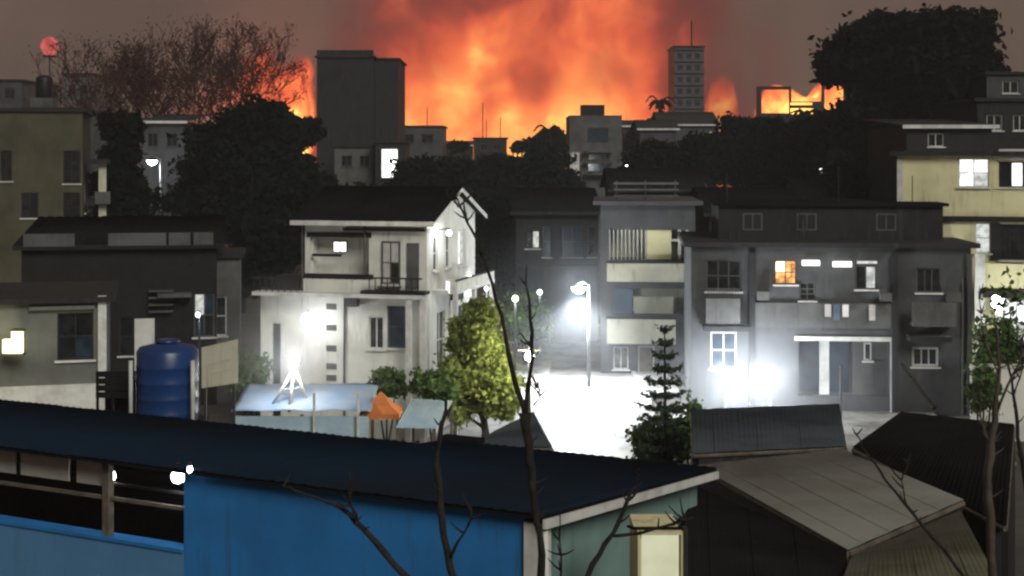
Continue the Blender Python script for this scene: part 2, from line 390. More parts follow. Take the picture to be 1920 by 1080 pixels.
struct('kerb', ribbon([(x-.22, y) for x, y in rl], rl, .125, .125), 'kerb')
struct('kerb', ribbon(rr_, [(x+.22, y) for x, y in rr_], .12, .12), 'kerb')
struct('glare_verge', ribbon([(x-3.2, y) for x, y in rl[1:]], [(x-.225, y) for x, y in rl[1:]], .10, .1), 'road')  # pale strips added beside the lane to broaden the lamp glare
struct('glare_verge', ribbon([(x+.225, y) for x, y in rr_[3:]], [(x+1.6, y) for x, y in rr_[3:]], .09, .09), 'road')
struct('pavement', MB().slab([(5.9, 46, .10), (16.5, 46, .10), (16.5, 55.8, .10), (5.9, 55.8, .10)], .1), 'road')
struct('yard', MB().slab([(-9, 41, .06), (-2.2, 41, .06), (-.3, 49, .06), (-.3, 49.4, .06), (-9, 49.4, .06)], .06), 'road')
# ------------------------------------------------------------------ blue building in the foreground
BB = thing('blue_building', 'nearest building with bright blue wall, teal side and long dark flat-pitched roof', 'building', (.17, 18, 0), math.atan2(-.453, .891))
RF, RB, RD = 5.50, 4.80, 6.55                   # roof height at the front, at the back, depth
def rz_(y): return RF+(RB-RF)*y/RD
wall(BB, 'blue', -5.56, 0, 0, RF-.07)
box('corner_pillar', 'white2', BB, .003, .26, -.05, .22, 0, RF-.12)
wall(BB, 'bluelt', -15, -5.563, 0, 4.27)
box('parapet_coping', 'blue', BB, -15, -5.57, -.03, .25, 4.27, 4.32)
b = MB(); b.extrude_y([(.22, 0), (RD, 0), (RD, rz_(RD)-.08), (.22, rz_(.22)-.08)], -.22, -.002)
b.v = [(y, x, z) for x, y, z in b.v]; b.build('wall', 'teal', BB)
box('wall', 'brown', BB, -15, -5.6, 2.2, 2.35, 0, 5.0)
box('wall', 'brown', BB, -5.6, -5.45, .225, 2.2, 0, 5.1)
box('balcony_floor', 'greydk', BB, -15, -5.6, .225, 2.2, 3.2, 3.32)
for k in range(9): box('plank', 'brown', BB, -15, -5.62, 2.15, 2.198, 3.35+k*.18, 3.35+k*.18+.165)
for x in (-7.1, -9.9): box('post', 'wood', BB, x-.06, x+.06, .03, .15, 4.32, RF-.07)
box('rail', 'wood', BB, -15, -5.57, .07, .12, 4.86, 4.91)
box('rail', 'brown', BB, -15, -5.57, .30, .34, 5.02, 5.06)
ro = [(-15.2, -.18, rz_(-.18)), (.34, -.18, rz_(-.18)), (.34, RD, rz_(RD)), (-4.9, RD, rz_(RD)), (-4.9, RD-1.0, rz_(RD-1.0)), (-15.2, RD-1.0, rz_(RD-1.0))]
rs = MB().slab([ro[0], ro[1], ro[2], ro[3], ro[4], ro[5]], .05).build('roof_deck', 'roofdk', BB)
n = 0; x = -15.2
while x < .33:                                   # roof sheets, lapped one over the next
    x1 = min(.335, x+.86); yb = RD-.01 if x1 > -4.85 else RD-1.01
    if x < -4.9 < x1: x1 = -4.9; yb = RD-1.01
    zz = .018+.006*(n % 2); tl_ = rnd.uniform(-.012, .012)
    MB().corr((x-.02, -.2, rz_(-.2)+zz), (x1+.02, -.2, rz_(-.2)+zz), (x1+.02, yb+tl_*2, rz_(yb)+zz+abs(tl_)), (x-.02, yb, rz_(yb)+zz), 5, rnd.uniform(.006, .010)).build('roof_sheet', 'roofbl', BB, True, .004)
    x = x1; n += 1
b = MB(); y0, y1 = -.2, RD
i = [b.p(x, y, rz_(y)+dz) for x in (.345, .385) for y in (y0, y1) for dz in (-.16, -.04)]
for f in ((0, 1, 3, 2), (4, 6, 7, 5), (0, 4, 5, 1), (2, 3, 7, 6), (0, 2, 6, 4), (1, 5, 7, 3)): b.f.append([i[k] for k in f])
b.build('fascia', 'white2', BB)
MB().tube([(.30, -.05, RF-.2), (.34, -.06, 3), (.34, -.06, 0)], .045, 10).build('downpipe', 'white2', BB, True)
box('ridge_cap', 'roofdk', BB, -4.9, -4.1, RD-.25, RD+.05, rz_(RD)+.03, rz_(RD)+.12)
for k, (xa, xb) in enumerate(((-9.02, -8.0), (-7.84, -7.2), (-9.75, -9.14))):
    tag(MB(None).box(xa, xb, .2, .225, 5.02, RF-.1).build('hanging_cloth', 'cloth'),
        ('wide pale cloth hanging under the blue building roof', 'narrower pale cloth hanging beside the balcony post', 'pale cloth hanging at the left picture edge under the roof')[k], 'cloth', 'cloths on the balcony')
for o in [q for q in C.objects if q.name.startswith('hanging_cloth')]:
    o.location = BB.location; o.rotation_euler = BB.rotation_euler
def bulb(label, px, py, d, w, r=.07, mat='gwhite', col=(.95, .97, 1), cord=.25, name='hanging_bulb', group=None):
    p = at(px, py, d); o = thing(name, label, 'lamp', p, 0, group)
    MB().lathe([(.01, -r), (r*.75, -r*.7), (r, 0), (r*.75, r*.7), (.03, r*1.3)], n=12).build('bulb', mat, o, True)
    MB().tube([(0, 0, r*1.3), (0, 0, r*1.3+.06)], .032, 8).build('socket', 'darkmetal', o)
    MB().tube([(0, 0, r*1.3+.06), (0, 0, r*1.3+.06+cord)], .008, 5).build('cord', 'black', o)
    if w: lamp_light('lamp_light', (0, 0, -r-.02), w, col, .06, o)
    return o
bulb('small lit bulb beside the balcony post of the blue building', 208, 893, 21.6, 2, .075, cord=.10)
bulb('larger lit bulb at the inner corner of the blue building balcony', 334, 893, 20.85, 3, .105, cord=.08)
bulb('tiny lit bulb just under the eave above the blue wall', 356, 881, 20.25, .5, .04, cord=.06)

# cream shed right of the teal side, low; unseen light put into its panel as emission
sh = thing('cream_shed', 'small shed with a self-glowing cream panel beside the teal side wall at the picture bottom', 'shed', (GX(1196, 17), 17, 0), 0)
wall(sh, 'cream', 0, .555, 0, GZ(998, 17), [(.03, .525, GZ(1100, 17), GZ(1003, 17))]); window(sh, .03, .525, GZ(1100, 17), GZ(1003, 17), cols=1, rows=1, pane='gpanel', frame='cream', sill=None, fw=.02); box('wall', 'cream', sh, 0, .555, .22, 1.2, 0, GZ(1003, 17)-.05)
box('door_post', 'darkmetal', sh, .558, .60, -.03, .2, 0, GZ(994, 17))
MB().slab([(-.03, .10, GZ(998, 17)+.03), (.60, .10, GZ(998, 17)+.03), (.60, 1.3, GZ(998, 17)-.25), (-.03, 1.3, GZ(998, 17)-.25)], .03).build('roof', 'tindk', sh)

# ------------------------------------------------------------------ tin-roofed houses, lower right
def sheet_roof(parent, a, b, c, d, n, mat, waves=5, amp=.0045, name='roof_sheet'):
    a, b, c, d = map(Vector, (a, b, c, d))
    for k in range(n):
        t0, t1 = k/n-.006, (k+1)/n+.006; o = Vector((0, 0, .007*(k % 2)))
        MB().corr(a.lerp(b, t0)+o, a.lerp(b, t1)+o, d.lerp(c, t1)+o, d.lerp(c, t0)+o, waves, amp).build(name, mat, parent, True, .006)
def skirt(parent, pts, mat, drop, th=.12):
    """walls under a roof outline, set in a little"""
    cen = sum((Vector(p) for p in pts), Vector())/len(pts); q = [Vector(p).lerp(cen, .05) for p in pts]
    for k in range(len(q)):
        a, b_ = q[k], q[(k+1) % len(q)]; nrm = Vector((b_.y-a.y, a.x-b_.x, 0)).normalized()*th
        m = MB(); top = [a-Vector((0, 0, drop)), b_-Vector((0, 0, drop))]
        i = [m.p(*v) for v in (top[0], top[1], top[1]+nrm, top[0]+nrm)]; j = [m.p(v.x, v.y, 0) for v in (top[0], top[1], top[1]+nrm, top[0]+nrm)]
        m.f += [i, j[::-1]]+[[i[s], j[s], j[(s+1) % 4], i[(s+1) % 4]] for s in range(4)]; m.build('wall', mat, parent)
def tin_house(label, corners, n, mat, wallmat, waves=5, drop=.12, ends=None):
    P = [at(*c) for c in corners]; o = thing('tin_roof_house', label, 'house', (0, 0, 0)); o.location = (P[0].x, P[0].y, 0)
    L = [p-o.location for p in P]; sheet_roof(o, *L, n, mat, waves)
    skirt(o, L, wallmat, drop)
    for (a, b_) in ((0, 1), (3, 2), (0, 3), (1, 2)):
        MB().tube([L[a]-Vector((0, 0, .07)), L[b_]-Vector((0, 0, .07))], .045, 6).build('roof_beam', 'wood', o)
    return o
tin_house('low house under a broad pale grey tin roof, lower right', [(1592, 1030, 22), (1806, 937, 25), (1580, 842, 32), (1306, 872, 30)], 9, 'tin', 'brown', 5)
tin_house('low house under a slate grey tin roof behind the pale grey one', [(1300, 850, 33), (1585, 836, 33.5), (1572, 757, 40), (1296, 768, 39)], 7, 'tinslate', 'greydk', 5)
tin_house('house under a dark rusty roof right of the pale grey roof', [(1600, 838, 31), (1885, 985, 24.5), (1900, 795, 34), (1690, 772, 39)], 8, 'tindk', 'brown', 5)
tin_house('lean-to under a mossy olive tin roof at the bottom right', [(1570, 1120, 17), (1880, 1110, 17.5), (1800, 958, 22.5), (1600, 1040, 20.8)], 6, 'tinmoss', 'brown', 5)
tin_house('shed under a nearly black roof left of the mossy roof', [(1292, 1120, 17.6), (1590, 1130, 17.6), (1585, 1030, 21.6), (1290, 905, 26)], 7, 'tindk', 'brown', 5)
tin_house('low tin awning at the left edge of the lit lane', [(880, 838, 37), (1035, 838, 37), (1000, 772, 41), (930, 806, 41)], 4, 'tinslate', 'brown', 5)

# ------------------------------------------------------------------ white two-storey house
WR = math.radians(-14.5); WH_W, WH_D = 4.65, 6.2; WE = 7.95
wh = thing('white_house', 'white two-storey house with dark pitched roof and balconies by the lit lane', 'house', (-7.53, 51.16, 0), WR)
wx = lambda px: (px-572)/(800-572)*WH_W
wz = lambda py: GZ(py, 50.4)
lo_h = [(wx(692), wx(720), wz(655), wz(594)), (wx(727), wx(764), wz(652), wz(573))]
wall(wh, 'white', 0, WH_W, 0, wz(553), lo_h)
window(wh, *lo_h[0], cols=2, rows=1); window(wh, *lo_h[1], cols=1, rows=2, pane='glassbl', frame='greylt')
up_h = [(wx(580), wx(693), wz(516), wz(440))]
wall(wh, 'white', 0, WH_W, wz(553), WE, up_h)
box('loggia_wall', 'white', wh, .1, wx(700), .75, .85, wz(553), wz(430))
box('loggia_ceiling', 'greylt', wh, .1, wx(700), .225, .75, wz(432), wz(428))
lw = window(wh, wx(611), wx(639), wz(478), wz(455), tf=lambda u, w, z: (u, w+.62, z), cols=2, rows=1, pane='gtube', sill=None)
box('shade_bar', 'brown', wh, wx(576), wx(698), -.05, .12, wz(446), wz(437))  # brown bar put in as the shade along the loggia top
box('rail', 'brown', wh, wx(574), wx(702), -.12, -.04, wz(524), wz(515))  # brown rail doubles as the shade line at the loggia foot
box('rail', 'brown', wh, wx(585), wx(640), .02, .10, wz(483), wz(478))
for k in range(7):
    x = wx(580)+(wx(693)-wx(580))*(k+.5)/7; box('baluster', 'greylt', wh, x-.03, x+.03, -.10, -.05, wz(552), wz(524))
box('balcony_panel', 'white', wh, wx(572), wx(706), -.16, -.105, wz(549), wz(525))
box('recess_wall', 'white', wh, wx(712), wx(758), .4, .5, wz(553), wz(440))
window(wh, wx(718), wx(752), wz(532), wz(452), tf=lambda u, w, z: (u, w-.09, z), cols=2, rows=2, frame='greylt', panes=['cloth', 'cloth', 'glass', 'cloth'], sill='white2', inset=.0)
box('air_conditioner', 'greylt', wh, wx(655), wx(676), -.36, -.06, wz(575), wz(560)); box('air_conditioner', 'greylt', wh, WH_W+.003, WH_W+.3, 2.9, 3.6, wz(575), wz(558))
for px in (568, 686): MB().tube([(wx(px), -.05, WE-.3), (wx(px), -.05, wz(549)+.02)], .035, 6).build('downpipe', 'greylt', wh)
MB().tube([(wx(648), -.05, wz(560)), (wx(648), -.05, 0)], .04, 6).build('downpipe', 'greylt', wh)
for k in range(9): x = wx(700)+(wx(800)-wx(700))*(k+.5)/9; box('baluster', 'greydk', wh, x-.015, x+.015, -.68, -.65, wz(549)+.001, wz(520))
box('rail', 'greydk', wh, wx(698), wx(802), -.70, -.63, wz(520)+.001, wz(517))
for k in range(8): x = -1.7+k*.24; box('baluster', 'greydk', wh, x-.015, x+.015, -.70, -.67, wz(549)+.001, wz(524))
box('rail', 'greydk', wh, -1.74, .02, -.72, -.65, wz(524)+.001, wz(521))
box('shutter', 'greylt', wh, wx(764), wx(786), -.05, -.005, wz(540), wz(455))
box('ledge', 'white2', wh, -1.75, WH_W+.05, -.75, -.003, wz(556), wz(549))
box('awning', 'brown', wh, wx(688), wx(806), -.62, -.02, wz(549)+.003, wz(543))
box('eave_shade', 'brown', wh, wx(648), WH_W, -.22, -.003, wz(433), wz(428))  # dark strip standing in for the shade under the eave
for px, w in ((777, .09), (803, .09)): box('column', 'white2', wh, wx(px)-w, wx(px)+w, -.7, -.52, 0, wz(557))
for k, y in enumerate((577, 617, 656, 690, 712)): box('vent', 'greylt', wh, wx(613), wx(632), -.03, -.004, wz(y+6), wz(y-5))
# left annex
an_h = [(-1.35, -.93, 0.3, wz(610))]
wall(wh, 'white', -1.75, -.003, 0, wz(560), an_h); door(wh, *an_h[0], mat='greydk')
wall(wh, 'white', 0, 3, 0, wz(560), (), lambda u, w, z: (-1.75+w, .22+u, z))
box('annex_roof', 'greydk', wh, -1.85, -.003, -.003, 3.3, wz(560)+.002, wz(549)-.003)
box('terrace_tank', 'black', wh, -1.3, -.3, .3, 1.2, wz(548), wz(522))
# right side wall
tfr = f_right(WH_W)
s_h = [(.75, 1.35, wz(510), wz(445)), (2.3, 2.9, wz(510), wz(445)), (3.9, 4.9, wz(512), wz(440)), (1.2, 2.2, wz(700), wz(590)), (3.6, 4.6, wz(690), wz(590))]
wall(wh, 'white', .22, WH_D, 0, WE-.002, s_h, tfr)
window(wh, *s_h[0], tf=tfr, cols=1, rows=2); window(wh, *s_h[1], tf=tfr, cols=1, rows=2)
window(wh, *s_h[2], tf=tfr, cols=2, rows=1, panes=['gwin', 'gwinc']); window(wh, *s_h[3], tf=tfr, cols=2, rows=2); window(wh, *s_h[4], tf=tfr, cols=2, rows=2, pane='glassbl')
wall(wh, 'white', 0, WH_D-.22, 0, WE-.002, (), f_left(WH_D)); box('wall', 'white', wh, .22, WH_W-.22, WH_D-.22, WH_D-.003, 0, WE-.003)
box('side_balcony', 'white2', wh, WH_W+.003, WH_W+.95, .6, 5.7, wz(552), wz(545))
for k in range(8): box('balcony_panel', 'white', wh, WH_W+.88, WH_W+.95, .6+k*.635, .6+k*.635+.60, wz(545)+.003, wz(528))
box('balcony_rail', 'greydk', wh, WH_W+.87, WH_W+.96, .6, 5.7, wz(528)+.003, wz(525))
for y in (.7, 3.1, 5.6): box('column', 'white2', wh, WH_W+.78, WH_W+.93, y-.08, y+.08, 0, wz(553))
ry = 1.05; e = .4; yb = WH_D/2
sheet_roof(wh, (-e, -e, WE-.12), (WH_W+e, -e, WE-.12), (WH_W+e, yb, WE+ry), (-e, yb, WE+ry), 7, 'roofdk', 4)
sheet_roof(wh, (WH_W+e, WH_D+e, WE-.12), (-e, WH_D+e, WE-.12), (-e, yb, WE+ry-.01), (WH_W+e, yb, WE+ry-.01), 7, 'roofdk', 4)
b = MB(lambda u, w, z: (WH_W-w, u, z)); b.extrude_y([(0, WE), (WH_D, WE), (yb, WE+ry-.08)], 0, .2); b.build('gable', 'white', wh)
b = MB(lambda u, w, z: (w, u, z)); b.extrude_y([(0, WE), (WH_D, WE), (yb, WE+ry-.08)], 0, .2); b.build('gable', 'white', wh)
for s in (-1, 1):
    b = MB(); ya = -e if s < 0 else WH_D+e
    i = [b.p(x, y, z+dz) for x in (WH_W+e-.04, WH_W+e) for (y, z) in ((ya, WE-.14), (yb, WE+ry-.02)) for dz in (-.15, 0)]
    for f in ((0, 1, 3, 2), (4, 6, 7, 5), (0, 4, 5, 1), (2, 3, 7, 6), (0, 2, 6, 4), (1, 5, 7, 3)): b.f.append([i[k] for k in f])
    b.build('bargeboard', 'white2', wh)
box('fascia', 'white2', wh, -e, WH_W+e, -e-.05, -e-.01, WE-.30, WE-.13)
# lamps fixed on the house
def wall_lamp(name, label, p, r, w, mat='gwhite', arm=(0, .5, .1), col=(.93, .97, 1)):
    o = thing(name, label, 'lamp', p)
    MB().lathe([(.02, -r), (r*.7, -r*.72), (r, 0), (r*.7, r*.72), (.05, r)], n=16).build('globe', mat, o, True)
    MB().tube([(0, 0, r), (0, 0, r+.08), arm], .022, 6).build('bracket', 'darkmetal', o)
    if w: lamp_light('lamp_light', (0, -r*.4, -r-.05), w, col, r*.7, o)
    return o
wall_lamp('globe_lamp', 'round white globe lamp on the white house front above the floodlight', at(578, 600, 50.1), .25, 60)
wall_lamp('balcony_lamp', 'white lamp at the far end of the white house side balcony', at(880, 524, 55.2), .17, 130, 'gwhite', (-.5, 0, .2))
wall_lamp('gable_lamp', 'small lamp high on the white house gable side', at(842, 437, 51.0), .09, 40, 'gwhite', (-.4, .2, .1))
sg = thing('lit_sign_box', 'white lit sign box on the white house side balcony', 'sign', at(843, 538, 50.6), math.radians(-75))
box('case', 'white2', sg, -.35, .35, -.06, .06, -.24, .24); box('face', 'gwin', sg, -.32, .32, -.075, -.062, -.21, .21)
# floodlight on a tripod on the flat shed roof
shed = thing('tarpaulin_shed', 'low shed covered by blue tarpaulin in front of the white house', 'shed', (GX(440, 44), 44, 0))
W_ = GX(690, 44)-GX(440, 44); zt = GZ(775, 44)
for (x, y) in ((.1, .1), (W_-.1, .1), (.1, 2.4), (W_-.1, 2.4), (W_/2, .1)): box('post', 'wood', shed, x-.05, x+.05, y-.05, y+.05, 0, zt-.06)
b = MB(); NX, NY = 24, 12
for j in range(NY+1):
    for i in range(NX+1):
        u, v = i/NX, j/NY; b.p(-.1+u*(W_+.2), -.1+v*2.7, zt+.10+v*.42+.03*math.sin(u*19+v*5)*math.sin(v*11+u*3)-(.03 if i in (0, NX) else 0))
for j in range(NY):
    for i in range(NX): a = j*(NX+1)+i; b.f.append([a, a+1, a+NX+2, a+NX+1])
b.build('tarpaulin', 'bluetarp', shed, True, .01)
box('wall', 'paleblue', shed, 0, W_, .03, .09, 0, zt-.1)
for px in (590, 672): box('pole', 'white2', shed, GX(px, 44)-GX(440, 44)-.035, GX(px, 44)-GX(440, 44)+.035, -.16, -.09, 0, GZ(735, 44))
fl = thing('floodlight', 'white floodlight on a splayed white tripod above the blue tarpaulin shed', 'lamp', at(552, 768, 44.8))
top = GZ(672, 44.8)-GZ(768, 44.8)
for x, y in ((-.78, -.25), (-.12, -.35), (.45, .45)):
    MB().tube([(0, 0, top-.3), (x, y, -.02)], [.045, .045], 8).build('leg', 'white2', fl, True)
MB().tube([(0, 0, top-.5), (0, 0, top-.18)], .035, 8).build('post', 'white2', fl, True)
hd = MB().box(-.16, .16, -.04, .09, top-.12, top+.12).build('lamp_head', 'darkmetal', fl)
MB().box(-.145, .145, -.062, -.043, top-.105, top+.105).build('lens', 'gflood', hd); MB().tube([(-.19, .02, top), (-.19, .02, top-.18), (.19, .02, top-.18), (.19, .02, top)], .014, 6).build('yoke', 'darkmetal', hd)
MB().tube([(-.42, -.14, top*.42), (-.05, -.19, top*.42), (.23, .22, top*.42)], .016, 5).build('spreader', 'white2', fl)
lamp_light('lamp_light', (0, -.3, top), 260, (.95, .98, 1), .2, fl)
# orange peaked awning and pale blue sheet
aw = thing('orange_awning', 'small peaked orange tarpaulin awning beside the pale blue sheet', 'awning', (GX(714, 45), 45, 0))
zt = GZ(770, 45); pk = GZ(734, 45); s = .62
for x, y in ((-s, -s), (s, -s), (s, s), (-s, s)): box('pole', 'wood', aw, x*.92-.03, x*.92+.03, y*.92-.03, y*.92+.03, 0, zt)
for a, b_ in (((-s, -s), (s, -s)), ((s, -s), (s, s)), ((s, s), (-s, s)), ((-s, s), (-s, -s))):
    m = MB(); m.poly([(*a, zt), (*b_, zt), (b_[0]*.5, b_[1]*.5, zt+(pk-zt)*.42), (a[0]*.5, a[1]*.5, zt+(pk-zt)*.42)]); m.poly([(a[0]*.5, a[1]*.5, zt+(pk-zt)*.42), (b_[0]*.5, b_[1]*.5, zt+(pk-zt)*.42), (0, 0, pk)])
    m.poly([(*a, zt-.001), (*b_, zt-.001), (b_[0]*1.02, b_[1]*1.02, zt-.16), (a[0]*1.02, a[1]*1.02, zt-.16)]); m.build('canvas_panel', 'orange', aw, False, .008)
bulb('lit bulb under the orange peaked awning', 714, 783, 45, 12, .06, 'gyel', (1, .8, .45), .2)
pb = thing('sheet_roof_stall', 'stall under a slanted pale blue sheet roof next to the orange awning', 'stall', (GX(742, 42), 42, 0))
a = [(0, 0, GZ(802, 42)), (GX(815, 42)-GX(742, 42), 0, GZ(804, 42)), (GX(838, 42)-GX(742, 42)+.1, 1.9, GZ(752, 43.9)), (.35, 1.9, GZ(748, 43.9))]
sheet_roof(pb, *a, 4, 'paleblue', 4, .014)
for q in a: box('post', 'wood', pb, q[0]-.04+(.05 if q[0] < .5 else -.05), q[0]+.04+(.05 if q[0] < .5 else -.05), q[1]-.02+(.08 if q[1] < 1 else -.08), q[1]+.06+(.08 if q[1] < 1 else -.08), 0, q[2]-.02)
# ------------------------------------------------------------------ left side
lh, lx, lz, W, H = block('pale_house', 'pale single-storey house with one dark window at the left edge', 'house', -60, 182, 572, 45, 6, 'sage',
    [(94, 158, 592, 682, dict(cols=2, rows=2, frame='greydk', panes=['glass', 'glass', 'glassbl', 'glass']))], rz=math.radians(15), roof='flat', roofmat='greydk', over=.25)
box('corner_column', 'white2', lh, lx(166), lx(181), -.12, -.005, 0, lz(560))
box('plinth', 'white2', lh, 0, lx(165), -.06, -.004, 0, lz(728))
box('lintel', 'sage', lh, lx(45), lx(160), -.16, -.004, lz(585), lz(578))
wl = thing('yellow_wall_lamp', 'square yellow lit lantern on the pale house wall at the left edge', 'lamp', at(24, 642, 44.75))
MB().box(-.30, .30, -.10, .12, -.34, .10).build('lantern', 'gyel', wl); MB().box(-.02, .30, -.10, .12, .103, .36).build('lantern', 'gyel', wl)
box('cap', 'darkmetal', wl, -.06, .34, -.14, .2, .364, .42); box('base', 'darkmetal', wl, -.34, .34, -.13, .2, -.40, -.344)
lamp_light('lamp_light', (0, -.5, 0), 45, (1, .88, .5), .2, wl)
mh, lx, lz, W, H = block('dark_house', 'dark brown house with pale fascia strips behind the pale house', 'house', 40, 392, 462, 56, 7, 'brown',
    [(214, 240, 600, 672, dict(cols=1, rows=2, frame='greydk')), (350, 388, 556, 640, dict(cols=2, rows=2, frame='greylt', panes=['glassbl', 'gwinc', 'glass', 'glassbl']))], rz=math.radians(11), roof=('shed', .9), roofmat='roofdk', trim='brown')
for a, b_ in ((46, 136), (196, 300), (305, 344), (350, 386)): box('fascia_board', 'greylt', mh, lx(a), lx(b_), -.40, -.36, lz(462), lz(438))
box('door', 'white', mh, lx(242), lx(278), -.08, -.006, 0, lz(602))
for k in range(4): box('shelf', 'greylt', mh, lx(268), lx(312), -.3, -.006, lz(590-k*13), lz(587-k*13))
box('canopy', 'greylt', mh, lx(285), lx(346), -.7, -.006, lz(560), lz(553))
gw, *_ = block('grey_annex', 'narrow grey annex wall between the dark house and the white house', 'house', 396, 448, 484, 58, 4, 'greylt', [(404, 424, 556, 630, dict(cols=1, rows=2))], rz=math.radians(10), roof='flat')
# blue water tank on its stand
d = 31.0; wt = thing('water_tank', 'blue plastic water tank behind the blue building roof', 'water tank', (GX(314, d), d, 0)); R = (370-256)/2/F*d; z0 = GZ(790, d); z1 = GZ(645, d)
prof = [(R*.96, z0), (R, z0+.05)]
for k in range(4):
    zz = z0+.18+k*.34
    if zz < z1-.2: prof += [(R, zz), (R*1.010, zz+.02), (R*1.010, zz+.06), (R, zz+.08)]
prof += [(R, z1-.16), (R*.9, z1-.06), (R*.4, z1+.02), (R*.36, z1+.03)]
MB().lathe(prof, n=40).build('tank_body', 'tank', wt, True); MB().lathe([(R*.38, z1+.03), (R*.38, z1+.09), (R*.3, z1+.11)], n=24).build('lid', 'tank', wt, True)
box('stand', 'greydk', wt, -R-.1, R+.1, -R-.1, R+.1, z0-.12, z0-.003)
for x in (-1, 1):
    for y in (-1, 1): box('stand_leg', 'darkmetal', wt, x*R-.06, x*R+.06, y*R-.06, y*R+.06, 0, z0-.123)
for px in (259, 373): MB().tube([(GX(px, d)-GX(314, d), -R*.9, z0-.3), (GX(px, d)-GX(314, d), -R*.9, z1-.28)], .045, 8).build('pipe', 'white2', wt, True)
# signboard next to it
d = 30.5; sb = thing('signboard', 'leaning cream signboard with faded lines beside the blue water tank', 'sign', (GX(378, d), d, 0))
sx = lambda p: GX(p, d)-GX(378, d); z = lambda y: GZ(y, d)
m = MB(); m.extrude_y([(0, z(728)), (sx(446), z(718)), (sx(446), z(636)), (0, z(652))], 0, .04); m.build('panel', 'cream2', sb)
for (x0, x1, ya, yb_) in ((386, 412, 664, 660), (418, 440, 657, 652), (384, 432, 684, 677), (390, 440, 700, 694)):
    m = MB(); m.extrude_y([(sx(x0), z(ya)), (sx(x1), z(yb_)), (sx(x1), z(yb_)+.05), (sx(x0), z(ya)+.05)], -.006, -.003); m.build('printed_line', 'cloth', sb)
for p in (384, 438): box('post', 'darkmetal', sb, sx(p)-.025, sx(p)+.025, .045, .095, 0, z(650))
cr = thing('dark_crate', 'dark slatted crate left of the blue water tank', 'crate', (GX(180, 31), 31, 0))
for k in range(4): box('slat', 'black', cr, 0, GX(248, 31)-GX(180, 31), -.02, .0, GZ(746-k*13, 31), GZ(735-k*13, 31))
for x in (0, .34, .74): box('post', 'black', cr, x, x+.05, .003, .06, 0, GZ(698, 31))
box('back_panel', 'black', cr, .05, .74, .5, .54, 0, GZ(702, 31))

# far-left olive building, its neighbours and the roof tank
ob, lx, lz, W, H = block('olive_building', 'tall olive apartment building at the left edge', 'building', -80, 138, 208, 76, 9, 'olive',
    [(-6, 14, 282, 340, dict(cols=2, rows=1, frame='greydk')), (104, 134, 282, 345, dict(cols=2, rows=2, frame='brown')), (104, 134, 362, 420, dict(cols=2, rows=2, frame='brown')), (30, 60, 362, 410, dict(cols=2, rows=1, frame='greydk'))],
    rz=math.radians(14), roof='flat', roofmat='greydk', side=[('r', 2, 3.6, 7, 9, dict()), ('r', 5, 6.6, 7, 9, dict())])
box('pillar', 'cream2', ob, lx(164), lx(178), 2.0, 2.3, 0, lz(300)); box('balcony_slab', 'greydk', ob, lx(139), lx(182), 1.6, 5, lz(308), lz(298))
box('balcony_slab', 'greydk', ob, lx(139), lx(182), 1.6, 5, lz(388), lz(378)); box('balcony_panel', 'greylt', ob, lx(158), lx(186), 1.45, 1.6, lz(386), lz(362))
ft = thing('roof_water_tank', 'black water tank on a grey roof structure, far left', 'water tank', at(83, 207, 88) - Vector((0, 0, 0)))
hB = GZ(184, 88)-GZ(207, 88); box('support', 'greylt', ft, -.7, .7, -.5, .5, -.6, hB)
MB().lathe([(.48, hB+.003), (.52, hB+.1), (.52, GZ(150, 88)-GZ(207, 88)), (.45, GZ(144, 88)-GZ(207, 88)), (.15, GZ(141, 88)-GZ(207, 88))], n=20).build('tank_body', 'black', ft, True)
tk_b, *_ = block('grey_flat', 'grey building whose roof carries the black tank behind the olive building', 'building', 40, 130, 207, 86, 8, 'greylt', [], roof='flat')
